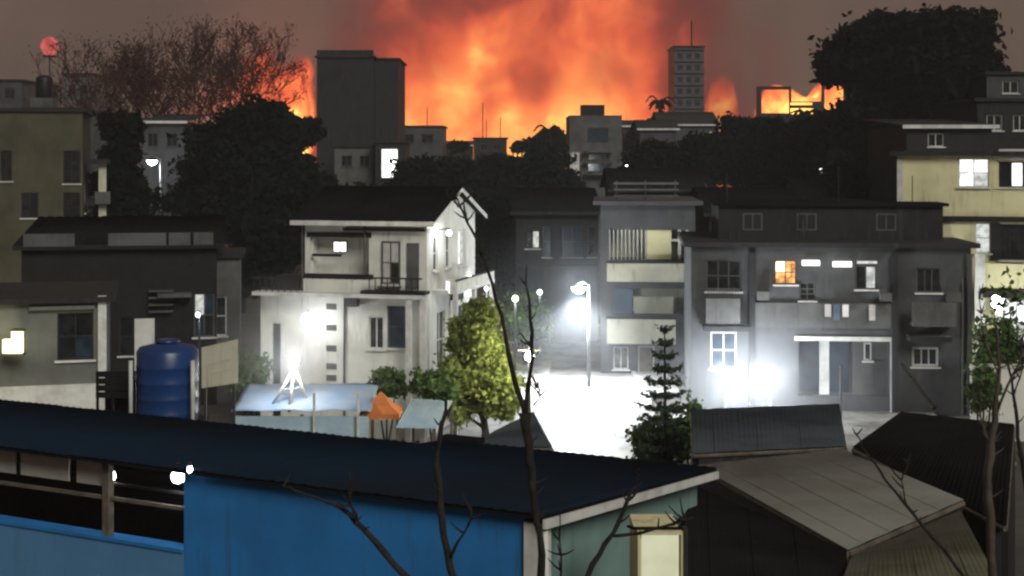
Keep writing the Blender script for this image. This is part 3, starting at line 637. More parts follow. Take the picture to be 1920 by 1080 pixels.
far = [ # name, label, x0, x1, ytop, d, depth, mat, windows, roof
 ('far_building', 'hazy grey building at the far left skyline edge', -40, 40, 152, 150, 12, 'grey', [(-20, 0, 165, 185), (8, 28, 165, 185)], 'flat'),
 ('far_building', 'hazy pale building on the skyline right of the black tank', 118, 176, 140, 165, 12, 'greylt', [(128, 142, 160, 178), (150, 164, 160, 178)], 'flat'),
 ('far_building', 'small grey house behind the lone street lamp on the left', 264, 346, 228, 104, 8, 'grey', [(276, 296, 250, 275), (312, 332, 250, 275)], ('shed', .8)),
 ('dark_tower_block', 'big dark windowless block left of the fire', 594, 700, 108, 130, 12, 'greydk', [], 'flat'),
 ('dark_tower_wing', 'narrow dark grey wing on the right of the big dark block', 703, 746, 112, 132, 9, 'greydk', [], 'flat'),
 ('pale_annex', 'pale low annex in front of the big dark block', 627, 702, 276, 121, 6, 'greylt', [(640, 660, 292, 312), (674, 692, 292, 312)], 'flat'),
 ('far_building', 'low dark building against the fire right of the dark block', 748, 830, 238, 172, 10, 'grey', [(756, 776, 252, 268), (790, 812, 252, 268)], 'flat'),
 ('far_building', 'small flat-roofed building silhouetted in the middle of the fire', 888, 950, 260, 195, 9, 'greydk', [(900, 914, 270, 282), (924, 938, 270, 282)], 'flat'),
 ('far_building', 'low wide rooftop left of the flat silhouette in the fire', 832, 884, 272, 188, 9, 'brown', [], ('shed', .7)),
 ('grey_apartment', 'grey apartment block with a dark upper window below the fire', 1068, 1166, 218, 150, 10, 'greylt', [(1102, 1140, 240, 264, dict(cols=2, frame='greydk', pane='glassbl')), (1102, 1142, 288, 300, dict(cols=3)), (1102, 1142, 306, 322, dict(cols=3))], 'parapet'),
 ('far_building', 'narrow violet-grey building right of the grey apartment block', 1168, 1210, 236, 158, 9, 'grey', [(1176, 1188, 248, 264), (1194, 1206, 248, 264)], ('shed', .9)),
 ('far_building', 'low tin-roofed building under the tower on the right of the fire', 1200, 1268, 240, 150, 9, 'grey', [(1214, 1228, 256, 270)], ('gable_x', 1.0)),
 ('far_building', 'dark gabled building right below the slim tower', 1240, 1345, 232, 165, 12, 'grey', [(1330, 1338, 246, 268, dict(pane='gwinc', cols=1))], ('gable_x', 1.6)),
 ('far_building', 'dark low house with a small white lamp among trees, right of centre', 1400, 1500, 300, 118, 8, 'greydk', [(1412, 1430, 318, 334)], ('shed', .8)),
]
for nm, lb, a, b_, yt, d, dp, mt, ws, rf in far:
    ws = [(*w[:4], dict(dict(frame='grey', sill='grey'), **(w[4] if len(w) > 4 else {}))) for w in ws]
    o, lx, lz, W, H = block(nm, lb, 'building', a, b_, yt, d, dp, mt, ws, roof=rf, group='buildings on the skyline')
    if 'grey apartment block with' in lb:
        for y in (284, 304, 326): box('balcony_slab', 'greylt', o, lx(1096), lx(1148), -.9, -.004, lz(y+2), lz(y-2))
        box('pilaster', 'white', o, lx(1069), lx(1086), -.3, -.004, 0, lz(286)); box('stair_head', 'brown', o, lx(1092), lx(1136), 2, 5, H+.1, H+1.3)
    if 'big dark windowless' in lb: box('parapet', 'greydk', o, 0, W, -.05, .2, H+.183, H+.7)
    if 'low dark building against' in lb:
        for px in (752, 800): MB().tube([(lx(px), 1, H+.1), (lx(px), 1, H+2.4)], .05, 5).build('aerial', 'black', o)
    if 'small flat-roofed' in lb:
        for px, h in ((905, 5.0), (912, 2.6), (938, 3.0)): MB().tube([(lx(px), 1, H+.1), (lx(px), 1, H+h)], .06, 5).build('aerial', 'black', o)
lw_ = thing('lit_doorway', 'tall white lit glass doorway below the dark tower block', 'doorway', at(717, 332, 119))
h_ = GZ(281, 119)-GZ(332, 119); w_ = GX(744, 119)-GX(717, 119)
box('frame', 'white2', lw_, -.1, w_+.1, .02, .16, -.1, h_+.1); box('pane', 'gfar', lw_, 0, w_, -.01, .018, 0, h_)
lt, lx, lz, W, H = block('stair_house', 'small dark stair house around the tall lit doorway', 'building', 704, 760, 268, 119.3, 5, 'greydk', [], roof='flat')

# slim dark tower at the right end of the fire
tw_w = [(1270+c*16, 1280+c*16, 100+r*22, 111+r*22, dict(cols=1, frame='grey', pane='glassbl', sill=None)) for c in range(3) for r in range(6)]
tw, lx, lz, W, H = block('slim_tower', 'slim dark tower block at the right end of the fire', 'building', 1264, 1320, 88, 205, 8, 'violet', tw_w, roof='flat')
for k in range(7): box('floor_band', 'grey', tw, -.06, W+.06, -.25, -.005, lz(94+k*22), lz(92+k*22))
MB().tube([(lx(1300), 2, H), (lx(1300), 2, H+4)], .12, 6).build('aerial', 'black', tw)
# burnt-out frame of a house with the fire showing through its openings, right
d = 210.0
bf = thing('burning_house', 'black frame of a burning house with fire in its openings, left of the big tree', 'building', (GX(1418, d), d, 0)); lx = lambda p: GX(p, d)-GX(1418, d); lz = lambda y: GZ(y, d)
wall(bf, 'black', 0, lx(1626), 0, lz(140), [(lx(1428), lx(1480), lz(212), lz(168)), (lx(1482), lx(1528), lz(214), lz(203)), (lx(1482), lx(1524), lz(197), lz(192)), (lx(1546), lx(1582), lz(206), lz(148)), (lx(1588), lx(1612), lz(174), lz(152)), (-.1, lx(1540), lz(162), lz(100)), (lx(1484), lx(1540), lz(190), lz(140))], None, .5)
# ------------------------------------------------------------------ middle of the town
dk, lx, lz, W, H = block('dark_town_house', 'dark grey house with pale window strips left of the yellow balconies', 'house', 968, 1122, 398, 78, 8, 'greydk',
    [(986, 1012, 432, 466, dict(cols=2, frame='brown', panes=['glass', 'gwinc'])), (1018, 1033, 424, 482, dict(cols=1, rows=2, pane='glassbl', frame='greylt')), (1054, 1092, 424, 482, dict(cols=2, rows=2, pane='glassbl', frame='greylt')), (1102, 1116, 424, 482, dict(cols=1, rows=2, frame='greylt'))], roof=('shed', 1.2), roofmat='roofdk', trim='greydk')
box('canopy', 'greydk', dk, lx(970), lx(1120), -1.0, -.004, lz(505), lz(496))
yb, lx, lz, W, H = block('balcony_house', 'cream three-storey house with stacked balconies above the lit lane', 'house', 1126, 1302, 384, 66, 8, 'grey',
    [(1142, 1290, 430, 487, dict(open=1)), (1150, 1290, 540, 590, dict(open=1)), (1150, 1178, 650, 692, dict(cols=2)), (1196, 1226, 648, 706, dict(door=1))], rz=math.radians(-4), roof='flat', roofmat='grey', over=.35)
for y0, y1 in ((428, 489), (538, 592)): box('back_wall', 'cream2', yb, .1, W-.1, 1.1, 1.2, lz(y1), lz(y0))
for y in (489, 592): box('balcony_floor', 'grey', yb, .2, W-.2, .225, 1.1, lz(y), lz(y-4))
for k in range(10): x = lx(1143)+(lx(1210)-lx(1143))*k/9; box('bar', 'white2', yb, x-.025, x+.025, .05, .1, lz(487)+.01, lz(430)-.01)
box('curtain', 'cream', yb, lx(1212), lx(1258), .12, .16, lz(486), lz(431)); box('post', 'white2', yb, lx(1270), lx(1276), .03, .13, lz(487), lz(430)); box('post', 'white2', yb, lx(1284), lx(1289), .03, .13, lz(487), lz(430)); box('rail', 'white2', yb, lx(1258), lx(1290), .04, .10, lz(452), lz(448))
for y0, y1, x0, x1 in ((525, 491, 1138, 1292), (640, 594, 1138, 1264)):
    box('balcony_front', 'cream2', yb, lx(x0), lx(x1), -.85, -.72, lz(y0), lz(y1)); box('balcony_slab', 'grey', yb, lx(x0), lx(x1), -.72, -.004, lz(y0), lz(y0-6)); box('coping', 'brown', yb, lx(x0)-.04, lx(x1)+.04, -.9, -.68, lz(y1)+.002, lz(y1-4))
box('blue_screen', 'slatepaint', yb, lx(1150), lx(1186), .3, .34, lz(590), lz(542)); box('cream_screen', 'cream2', yb, lx(1188), lx(1262), .16, .2, lz(588), lz(556))
for k in range(3): box('roof_slat', 'greylt', yb, lx(1150), lx(1272), .25, .33, H+.35+k*.3, H+.45+k*.3)
for x_ in (lx(1156), lx(1210), lx(1266)): box('slat_post', 'grey', yb, x_-.04, x_+.04, .335, .42, H+.18, H+1.15)
# long grey house
rw, lx, lz, W, H = block('long_grey_house', 'long grey flat-topped apartment house with three bays and a few lit windows', 'house', 1296, 1806, 462, 56, 8, 'grey',
  [(1324, 1388, 488, 546, dict(cols=3, rows=2, frame='greylt')), (1332, 1380, 622, 690, dict(cols=2, rows=2, frame='white2', pane='glassbl')),
   (1450, 1490, 487, 532, dict(cols=2, rows=2, frame='wood', panes=['gwinw', 'gyel', 'gwinw', 'gwinw'])), (1496, 1524, 528, 562, dict(cols=2, rows=3, frame='greylt')),
   (1598, 1636, 496, 540, dict(cols=2, rows=1, frame='greylt', panes=['glass', 'gwinc'])), (1494, 1658, 636, 738, dict(open=1)),
   (1708, 1752, 500, 545, dict(cols=3, rows=1, frame='greylt')), (1700, 1748, 646, 682, dict(cols=3, rows=1, frame='white2', fw=.09))], rz=math.radians(-5), roof='flat', roofmat='greydk', over=.3)
box('upper_storey', 'greydk', rw, 1.2, W-.6, 2.2, 7.6, H+.183, H+1.55); box('upper_roof', 'roofdk', rw, 1.0, W-.4, 2.0, 7.8, H+1.553, H+1.68)
for x_ in (2.2, 4.4, 7.6): window(rw, x_, x_+.8, H+.55, H+1.25, tf=lambda u, w, z: (u, w+2.12, z), cols=2, frame='greylt', sill=None)
for x_, h_ in ((1.6, 2.4), (6.2, 3.0), (9.2, 2.2)): MB().tube([(x_, 3, H+1.68), (x_, 3, H+1.68+h_*.5)], .02, 5).build('aerial', 'darkmetal', rw)
box('porch_wall', 'greylt', rw, lx(1488), lx(1664), 1.0, 1.1, 0, lz(630))
for x0, x1 in ((1500, 1536), (1556, 1592)):
    dq = box('gate_leaf', 'glassbl', rw, lx(x0), lx(x1), .9, .95, lz(738), lz(644))
    for k in range(3): box('panel', 'glassbl', dq, lx(x0)+.06, lx(x1)-.06, .88, .897, lz(735-k*30), lz(710-k*30))
box('gate_post', 'white2', rw, lx(1537), lx(1555), .84, .98, 0, lz(640))
window(rw, lx(1620), lx(1634), lz(678), lz(645), tf=lambda u, w, z: (u, w+.9, z), cols=1, rows=1)
box('porch_lintel', 'white2', rw, lx(1486), lx(1668), -.1, -.005, lz(636), lz(628)); box('porch_post', 'white2', rw, lx(1660), lx(1668), -.1, -.006, 0, lz(636))
box('string_course', 'greylt', rw, lx(1412), lx(1662), -.12, -.005, lz(612), lz(566))
for x0, x1, y0, y1 in ((1322, 1384, 602, 556), (1694, 1772, 604, 560)):
    box('balcony_front', 'greylt', rw, lx(x0), lx(x1), -.75, -.65, lz(y0), lz(y1)); box('balcony_slab', 'greydk', rw, lx(x0), lx(x1), -.65, -.005, lz(y0), lz(y0-6))
box('canopy', 'greydk', rw, lx(1690), lx(1764), -.8, -.005, lz(632), lz(622)); box('canopy', 'greydk', rw, lx(1318), lx(1404), -.8, -.005, lz(616), lz(608))
for x in (1408, 1668): box('pilaster', 'greydk', rw, lx(x)-.12, lx(x)+.12, -.2, -.007, 0, H-.25)
box('pilaster', 'grey', rw, lx(1798), lx(1806), -.2, -.007, 0, H-.25)
for k, (x0, x1, y) in enumerate(((1500, 1532, 496), (1556, 1590, 498), (1600, 1636, 492))):
    t_ = tag(MB().box(0, GX(x1, 55.9)-GX(x0, 55.9), -.10, -.01, 0, .10 if k == 2 else .2).build('tube_light', 'gtube' if k < 2 else 'gwinc'), ('white tube light next to the orange lit window', 'bright white tube light on the middle of the long grey house', 'dim tube light above the right window of the middle bay')[k], 'lamp', 'tube lights on the long grey house'); t_.location = rw.matrix_basis @ Vector((lx(x0), -.02, lz(y))); t_.rotation_euler = rw.rotation_euler
lamp_light('lamp_light', at(1574, 500, 54.4), 14, (1, .97, .9), .2); lamp_light('lamp_light', at(1470, 510, 54.4), 7, (1, .5, .2), .2)
pole = tag(MB().tube([(0, 0, 0), (.02, 0, GZ(690, 54))], .06, 8).build('gate_pole', 'darkmetal'), 'thin dark pole in front of the blue gate', 'pole'); pole.location = (GX(1576, 54), 54, .1)
lp = tag(MB().tube([at(1752, 765, 50)-at(1752, 765, 50), at(1690, 682, 52)-at(1752, 765, 50)], [.09, .07], 8).build('leaning_pole', 'bark'), 'dark pole leaning against the right bay of the long grey house', 'pole'); lp.location = at(1752, 765, 50)
for px, y in ((1404, 520), (1664, 540), (1790, 520)): MB().tube([(lx(px), -.05, lz(y)), (lx(px), -.05, 0)], .045, 6).build('downpipe', 'greylt', rw)
for x0, x1, y0, y1 in ((1640, 1660, 560, 545), (1760, 1784, 560, 543), (1416, 1438, 560, 544)): box('air_conditioner', 'greylt', rw, lx(x0), lx(x1), -.45, -.13, lz(y0), lz(y1))
for k, x in enumerate((1540, 1556, 1572, 1620)): box('laundry', ('cloth', 'slatepaint', 'white', 'cloth')[k], rw, lx(x), lx(x+11), -.30, -.28, lz(590+(k % 2)*6), lz(567))
for k in range(12): x = lx(1326)+(lx(1380)-lx(1326))*k/11; box('bar', 'darkmetal', rw, x-.012, x+.012, -.72, -.70, lz(556)+.002, lz(540))
box('rail', 'darkmetal', rw, lx(1322), lx(1384), -.74, -.68, lz(540)+.003, lz(537))
# dark roofs behind the long house
for lb, a, b_, yt, d, mt in (('dark roofed house behind the long grey house on the left', 1330, 1500, 396, 74, 'greydk'), ('dark house with a small lamp behind the long grey house', 1510, 1680, 372, 82, 'brown'), ('dull grey flat building above the cream balconies', 1150, 1330, 352, 88, 'grey')):
    o, lx, lz, W, H = block('dark_house', lb, 'house', a, b_, yt, d, 8, mt, [(a+30, a+56, yt+20, yt+44), (b_-60, b_-34, yt+20, yt+44)], roof=('gable_x', 1.2), roofmat='roofdk', trim='greydk', group='dark houses behind the long grey house')
# cream house on the right
ch, lx, lz, W, H = block('cream_house', 'cream three-storey house with lit windows on the right', 'house', 1682, 2120, 292, 60, 9, 'cream',
  [(1788, 1840, 297, 350, dict(cols=2, rows=2, panes=['gwin', 'gwin', 'gwinc', 'gwin'])), (1856, 1918, 303, 350, dict(cols=3, rows=1, frame='greydk', panes=['glass', 'gwin', 'glass'])), (1980, 2040, 303, 350, dict(cols=2)),
   (1816, 1842, 416, 472, dict(cols=1, rows=2, pane='gwinc')), (1858, 1920, 418, 484, dict(cols=4, rows=1, frame='brown')), (1950, 2040, 418, 484, dict(cols=4, frame='brown')), (1850, 1990, 556, 640, dict(cols=4, rows=2, panes=['gwin', 'gwin', 'gwinc'], frame='white2'))], rz=math.radians(-15.5), roof='flat', roofmat='greydk', over=.3)
box('lintel', 'white2', ch, lx(1856), lx(1924), -.12, -.005, lz(300), lz(280)); box('band', 'brown', ch, lx(1726), W, -.14, -.005, lz(414), lz(404))
box('corner_strip', 'white2', ch, 0, lx(1692), -.05, -.005, lz(404), lz(295)); box('pier', 'brown', ch, lx(1842), lx(1858), -.08, -.005, lz(484), lz(416))
box('balcony_front', 'cream', ch, lx(1830), W, -1.0, -.86, lz(532), lz(488)); box('balcony_slab', 'greydk', ch, lx(1830), W, -.86, -.005, lz(532), lz(526))
box('awning', 'brown', ch, lx(1826), W, -1.5, -.9, lz(548), lz(536)); box('column', 'white2', ch, lx(1813), lx(1830), -1.3, -1.0, 0, lz(470))
bh, *_ = block('grey_roof_house', 'dark grey building stepping up behind the cream house at the right edge', 'building', 1832, 2150, 190, 78, 8, 'greydk', [(1850, 1880, 215, 245), (1900, 1925, 215, 245)], roof='flat', roofmat='greydk')
b2, *_ = block('grey_roof_house', 'upper grey storey at the right edge below the tree crown', 'building', 1850, 2150, 140, 90, 8, 'grey', [(1880, 1910, 152, 175)], roof='flat', roofmat='greydk')
b3, *_ = block('grey_roof_house', 'low dark rooftop storey directly on the left of the cream house roof', 'building', 1700, 1860, 236, 74, 8, 'greydk', [(1740, 1770, 250, 275)], roof=('shed', .6))
yw = thing('compound_wall', 'white lit compound wall below the cream house at the right edge', 'wall', (GX(1822, 50), 50, 0))
box('panel', 'white', yw, 0, 5, 0, .2, 0, GZ(690, 50)); box('coping', 'white2', yw, -.05, 5.05, -.05, .25, GZ(690, 50)+.002, GZ(684, 50))
for x in (0, 2.5): box('pier', 'white2', yw, x-.02, x+.24, -.06, -.003, 0, GZ(682, 50))
# ------------------------------------------------------------------ street lamps and other lamps
def street_lamp(label, px, py, d, w, r=.22, arm=.5, spot=None):
    p = at(px, py, d); o = thing('street_lamp', label, 'street lamp', (p.x+arm, p.y, 0)); h = p.z
    MB().tube([(0, 0, 0), (0, 0, h*.5), (0, 0, h+.15)], [.09, .075, .055], 10).build('post', 'steel', o, True)
    MB().tube([(0, 0, h+.1), (-arm*.5, 0, h+.26), (-arm, 0, h+.2)], .03, 8).build('arm', 'steel', o, True)
    hd = MB().lathe([(r*1.1, h+.04), (r*1.0, h+.12), (r*.4, h+.2), (.04, h+.24)], -arm, 0, 16).build('lamp_head', 'darkmetal', o, True)
    MB().lathe([(.02, h-r*.85), (r*.7, h-r*.55), (r, h-.02), (r, h+.035)], -arm, 0, 16).build('bulb', 'gflood', hd, True)
    lamp_light('lamp_light', (-arm, 0, h-r-.06), w, (.90, .96, 1), .2, o, spot)
    if spot: lamp_light('lamp_glow', (-arm, -r-.06, h), w*.12, (.86, .94, 1), .2, o)
    return o
street_lamp('bright white street lamp at the end of the lit lane', 1085, 540, 62, 15000, .30, .45, (150, (math.radians(-18), 0, 0)))
street_lamp('lone small street lamp among dark trees on the left', 285, 302, 100, 160, .36, .6)
street_lamp('small street lamp between dark trees right of the grey apartment block', 1203, 308, 112, 420, .38, .5)
street_lamp('faint street lamp in the dark trees left of the cream house', 1466, 304, 112, 220, .30, .5)
d = 53.9; fp = thing('yard_lamp', 'low batten of glaring white lamps in front of the long grey house', 'lamp', (GX(1402, d), d, .1))
h = GZ(722, d)-.1; box('batten', 'darkmetal', fp, -.95, .95, -.03, .03, h-.30, h-.24)
for x in (-.85, .85): MB().tube([(x, 0, 0), (x, 0, h-.3)], .04, 8).build('post', 'steel', fp)
for x, e_ in ((-.72, 300), (.02, 400), (.74, 280)):
    gl_ = MB().lathe([(.05, h-.2), (.15, h-.14), (.19, h), (.13, h+.12), (.04, h+.16)], x, 0, 18).build('globe', 'gflood', fp, True); MB().tube([(x, 0, h-.24), (x, 0, h-.19)], .05, 8).build('socket', 'darkmetal', gl_)
    for dy in (-.3, .3): lamp_light('lamp_light', (x, dy, h), e_, (.86, .93, 1), .12, fp)
wl = at(993, 668, 46.5); o = thing('lane_lamp', 'white lamp with a crossbar glimpsed behind the forked bare tree', 'lamp', (wl.x, wl.y, 0))
MB().tube([(0, .12, 0), (0, .12, wl.z+.3)], .045, 8).build('pole', 'darkmetal', o); box('crossbar', 'darkmetal', o, -.4, .4, .10, .14, wl.z+.16, wl.z+.2)
MB().lathe([(.02, wl.z-.16), (.13, wl.z-.1), (.16, wl.z), (.1, wl.z+.13), (.04, wl.z+.155)], n=16).build('globe', 'gflood', o, True)
lamp_light('lamp_light', (-.05, -.3, wl.z), 620, (1, .93, .66), .12, o)
for lb, px, py, d, r, w in (('small round lamp between the lane tree branches', 966, 560, 66, .16, 120), ('small lamp right of the white house balcony', 912, 541, 60, .10, 60), ('small lamp high over the lane beside the dark town house', 1012, 548, 70, .14, 80), ('pinprick lamp behind the long grey house roof', 1597, 418, 72, .13, 25), ('pinprick lamp left of the dark houses roof', 1398, 397, 70, .12, 20), ('white lamp under the balcony awning at the right edge', 1872, 566, 55, .3, 500), ('faint lamp beside the house window on the dark house', 371, 590, 54, .10, 20), ('dim lamp in the trees right of the far lamp', 1175, 316, 110, .26, 60), ('dim lamp near the right dark trees', 1540, 318, 108, .16, 30)):
    p = at(px, py, d); o = thing('pole_lamp', lb, 'lamp', (p.x, p.y, 0))
    MB().tube([(0, .25, 0), (0, .25, p.z+.1)], .045, 7).build('pole', 'darkmetal', o); MB().tube([(0, .25, p.z+.1), (0, 0, p.z+r+.04)], .025, 6).build('arm', 'darkmetal', o)
    MB().lathe([(.02, p.z-r), (r*.7, p.z-r*.7), (r, p.z), (r*.7, p.z+r*.7), (.03, p.z+r)], n=14).build('globe', 'gfar' if r < .2 else 'gwhite', o, True)
    lamp_light('lamp_light', (0, -.1, p.z-r-.05), w, (.95, .98, .95), r*.6, o)

# ------------------------------------------------------------------ trees
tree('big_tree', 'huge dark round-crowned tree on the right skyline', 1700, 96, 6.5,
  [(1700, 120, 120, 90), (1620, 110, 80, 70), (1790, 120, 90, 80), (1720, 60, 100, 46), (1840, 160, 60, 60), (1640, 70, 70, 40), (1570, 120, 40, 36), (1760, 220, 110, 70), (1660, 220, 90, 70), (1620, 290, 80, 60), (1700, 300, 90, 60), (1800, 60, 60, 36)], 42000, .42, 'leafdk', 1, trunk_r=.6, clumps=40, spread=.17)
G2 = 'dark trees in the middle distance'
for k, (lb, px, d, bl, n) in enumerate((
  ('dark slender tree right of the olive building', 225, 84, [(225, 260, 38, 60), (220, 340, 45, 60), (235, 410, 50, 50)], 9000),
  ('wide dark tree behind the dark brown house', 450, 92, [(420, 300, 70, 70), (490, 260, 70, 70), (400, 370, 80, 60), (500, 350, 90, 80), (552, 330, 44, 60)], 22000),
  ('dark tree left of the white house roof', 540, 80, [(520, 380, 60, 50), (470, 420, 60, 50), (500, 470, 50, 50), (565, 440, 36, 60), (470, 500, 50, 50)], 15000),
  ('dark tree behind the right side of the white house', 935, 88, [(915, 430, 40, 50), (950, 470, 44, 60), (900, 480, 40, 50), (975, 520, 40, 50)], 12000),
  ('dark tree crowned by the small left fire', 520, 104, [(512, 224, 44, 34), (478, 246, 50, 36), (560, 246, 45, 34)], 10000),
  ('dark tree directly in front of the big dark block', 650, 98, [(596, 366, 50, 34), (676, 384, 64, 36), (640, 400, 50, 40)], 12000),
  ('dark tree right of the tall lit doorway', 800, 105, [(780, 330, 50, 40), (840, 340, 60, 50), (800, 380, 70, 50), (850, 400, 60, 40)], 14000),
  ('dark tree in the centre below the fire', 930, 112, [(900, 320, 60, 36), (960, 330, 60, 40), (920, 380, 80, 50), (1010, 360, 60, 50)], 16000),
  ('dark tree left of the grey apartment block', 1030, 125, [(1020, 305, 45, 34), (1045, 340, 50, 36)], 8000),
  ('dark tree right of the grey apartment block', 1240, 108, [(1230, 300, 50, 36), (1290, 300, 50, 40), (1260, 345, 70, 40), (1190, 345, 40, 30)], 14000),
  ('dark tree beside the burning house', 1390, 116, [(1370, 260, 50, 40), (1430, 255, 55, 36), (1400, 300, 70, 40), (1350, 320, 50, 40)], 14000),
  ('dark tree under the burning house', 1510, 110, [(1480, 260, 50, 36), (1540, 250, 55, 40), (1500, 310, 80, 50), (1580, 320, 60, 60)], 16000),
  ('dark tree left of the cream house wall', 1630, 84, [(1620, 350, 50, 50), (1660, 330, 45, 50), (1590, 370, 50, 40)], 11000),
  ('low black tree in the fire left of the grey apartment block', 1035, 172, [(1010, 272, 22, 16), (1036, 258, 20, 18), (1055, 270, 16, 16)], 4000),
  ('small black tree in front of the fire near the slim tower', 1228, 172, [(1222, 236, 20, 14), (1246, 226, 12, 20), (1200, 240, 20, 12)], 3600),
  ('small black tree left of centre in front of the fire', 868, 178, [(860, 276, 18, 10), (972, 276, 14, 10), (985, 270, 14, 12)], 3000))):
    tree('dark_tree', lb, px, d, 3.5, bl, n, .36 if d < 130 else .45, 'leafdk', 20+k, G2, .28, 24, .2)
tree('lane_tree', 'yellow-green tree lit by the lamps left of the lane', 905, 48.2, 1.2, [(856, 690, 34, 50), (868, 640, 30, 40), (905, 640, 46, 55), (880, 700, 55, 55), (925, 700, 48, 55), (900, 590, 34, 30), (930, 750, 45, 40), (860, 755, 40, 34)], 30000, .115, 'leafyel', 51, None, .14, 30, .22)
for k, (lb, px, py, d, rx, rz, mt, n) in enumerate((
  ('olive bush at the foot of the white house front', 725, 715, 47.5, 34, 24, 'leafmid', 2200), ('dark bush at the corner of the white house', 815, 718, 47, 38, 30, 'leafmid', 2600), ('dim bush in front of the white house annex', 470, 700, 47, 34, 34, 'leafmid', 2200),
  ('bush catching the light below the pine', 1230, 820, 41, 46, 40, 'leafmid', 2800), ('small leafy bush right of the pine foot', 1290, 800, 42, 30, 44, 'leafmid', 2200), ('green lit shrub behind the compound wall at the right edge', 1880, 650, 52, 44, 60, 'leafmid', 3600), ('pale green shrub left of the compound gate', 1845, 720, 48, 26, 40, 'leafmid', 1800), ('leafy bush under the street lamp left of the lane', 985, 590, 68, 42, 44, 'leafmid', 2600))):
    X = GX(px, d); o = thing('bush', lb, 'bush', (X, d, 0), 0, 'bushes'); z = GZ(py, d); s = d/F
    bl = [(0, 0, z, rx*s, rx*s, rz*s), (-.4*rx*s, .2, z-.5*rz*s, rx*s*.8, rx*s*.8, rz*s*.8), (.45*rx*s, -.1, z-.4*rz*s, rx*s*.7, rx*s*.7, rz*s*.8)]
    for q in range(3): MB().tube([(0, 0, 0), ((q-1)*.2, .05, z*.5), ((q-1)*rx*s*.5, 0, z)], [.05, .035, .012], 6).build('stem', 'bark', o)
    leaf_mesh('foliage', crown_pts(bl, n, 70+k, 18, .24), .13, mt, o, 70+k)
# palm-like silhouettes against the fire
for k, (lb, px, py, d) in enumerate((('black palm silhouette left of the grey apartment block', 1031, 248, 168), ('thin black palm beside the slim tower', 1236, 192, 176), ('short black palm on the left of the burning house', 682+830, 215, 150))):
    p = at(px, py, d); o = thing('palm_tree', lb, 'tree', (p.x, p.y, 0), 0, 'palms on the skyline'); rr = random.Random(k)
    MB().tube([(0, 0, 0), (.2, 0, p.z*.5), (0, 0, p.z)], [.28, .2, .16], 7).build('trunk', 'bark', o)
    for q in range(11):
        an = q*2*math.pi/11+rr.uniform(-.2, .2); L = rr.uniform(1.5, 2.2); rise = rr.uniform(.2, 1.1); c_, s_ = math.cos(an), math.sin(an)
        pts = [Vector((c_*L*t, s_*L*t, p.z+rise*math.sin(t*2.4)*1.1-.9*t*t*(1.2-rise*.5))) for t in (0, .25, .5, .75, 1)]; b = MB(); side = Vector((-s_, c_, 0))
        for a, c in zip(pts, pts[1:]):
            for sg_ in (-1, 1): b.poly([a, c, c+side*sg_*.28+Vector((0, 0, -.2)), a+side*sg_*.28+Vector((0, 0, -.2))])
        b.build('frond', 'leafdk', o)
# leafless trees in the smoke at upper left
for k, (lb, px, d, top, w_) in enumerate((('leafless tree with a rounded brown crown at the upper left', 225, 128, 44, 60), ('tallest leafless brown tree left of the dark block', 350, 132, 26, 75), ('leafless brown tree behind the small left fire', 470, 138, 46, 70), ('small leafless tree between the two taller bare ones', 290, 122, 110, 50), ('low leafless tree above the wide dark tree', 410, 124, 96, 60))):
    X = GX(px, d); zt = GZ(top, d); o = thing('bare_tree', lb, 'tree', (X, d, 0), 0, 'leafless trees in the smoke'); rr = random.Random(300+k); tips = []
    zf = zt*.42; MB().tube([(0, 0, 0), (.15, 0, zf*.5), (0, 0, zf)], [.34, .28, .2], 8).build('trunk', 'barkred', o, True)
    for q in range(5):
        an = q*2*math.pi/5+rr.uniform(-.3, .3); b = MB(); sp = w_/F*d/(zt-zf)
        twigs(b, Vector((0, 0, zf*rr.uniform(.75, 1))), Vector((math.cos(an)*sp*1.1, math.sin(an)*sp*1.1, 1)), (zt-zf)*.40, .15, 5, rr, tips, 5, .28, .05); b.build('limb', 'barkred', o)
    P_ = np.array([t for t in tips]); r_ = np.random.default_rng(k); P_ = np.concatenate([P_+r_.normal(size=P_.shape)*.30 for _ in range(3)])
    leaf_mesh('dry_leaves', P_, .15, 'leafdry', o, k)
# Norfolk pine by the lane
d = 40.0; pn = thing('norfolk_pine', 'tiered Norfolk pine standing right of the lit lane', 'tree', (GX(1246, d), d, 0)); zt = GZ(612, d); zb_ = GZ(862, d); rr = random.Random(5); NP = []
MB().tube([(0, 0, 0), (.02, 0, zb_), (0, 0, zt)], [.09, .07, .015], 8).build('trunk', 'bark', pn, True)
for k in range(11):
    t = k/10; z = zt-.12-(zt-zb_)*t*.98; L = .16+.70*min(1, t*1.5)*(1 if t < .75 else .85)
    for q in range(7 if k else 4):
        an = q*2*math.pi/7+k*.45+rr.uniform(-.15, .15); l = L*rr.uniform(.75, 1.1); c_, s_ = math.cos(an), math.sin(an)
        pts = [Vector((c_*l*u, s_*l*u, z-.05*math.sin(u*3)+.12*u*u)) for u in (0, .35, .7, 1)]
        br = MB().tube(pts, [.014, .011, .008, .004], 4).build('branch', 'bark', pn); N_ = int(34*l/.6)+8; loc = []
        for _ in range(N_): u = rr.random(); p = Vector((c_*l*u, s_*l*u, z-.05*math.sin(u*3)+.12*u*u)); loc.append(p+Vector((rr.gauss(0, .05), rr.gauss(0, .05), rr.gauss(.015, .022))))
        leaf_mesh('needles', np.array(loc), .085, 'leafpine', br, k*9+q, 2.0)
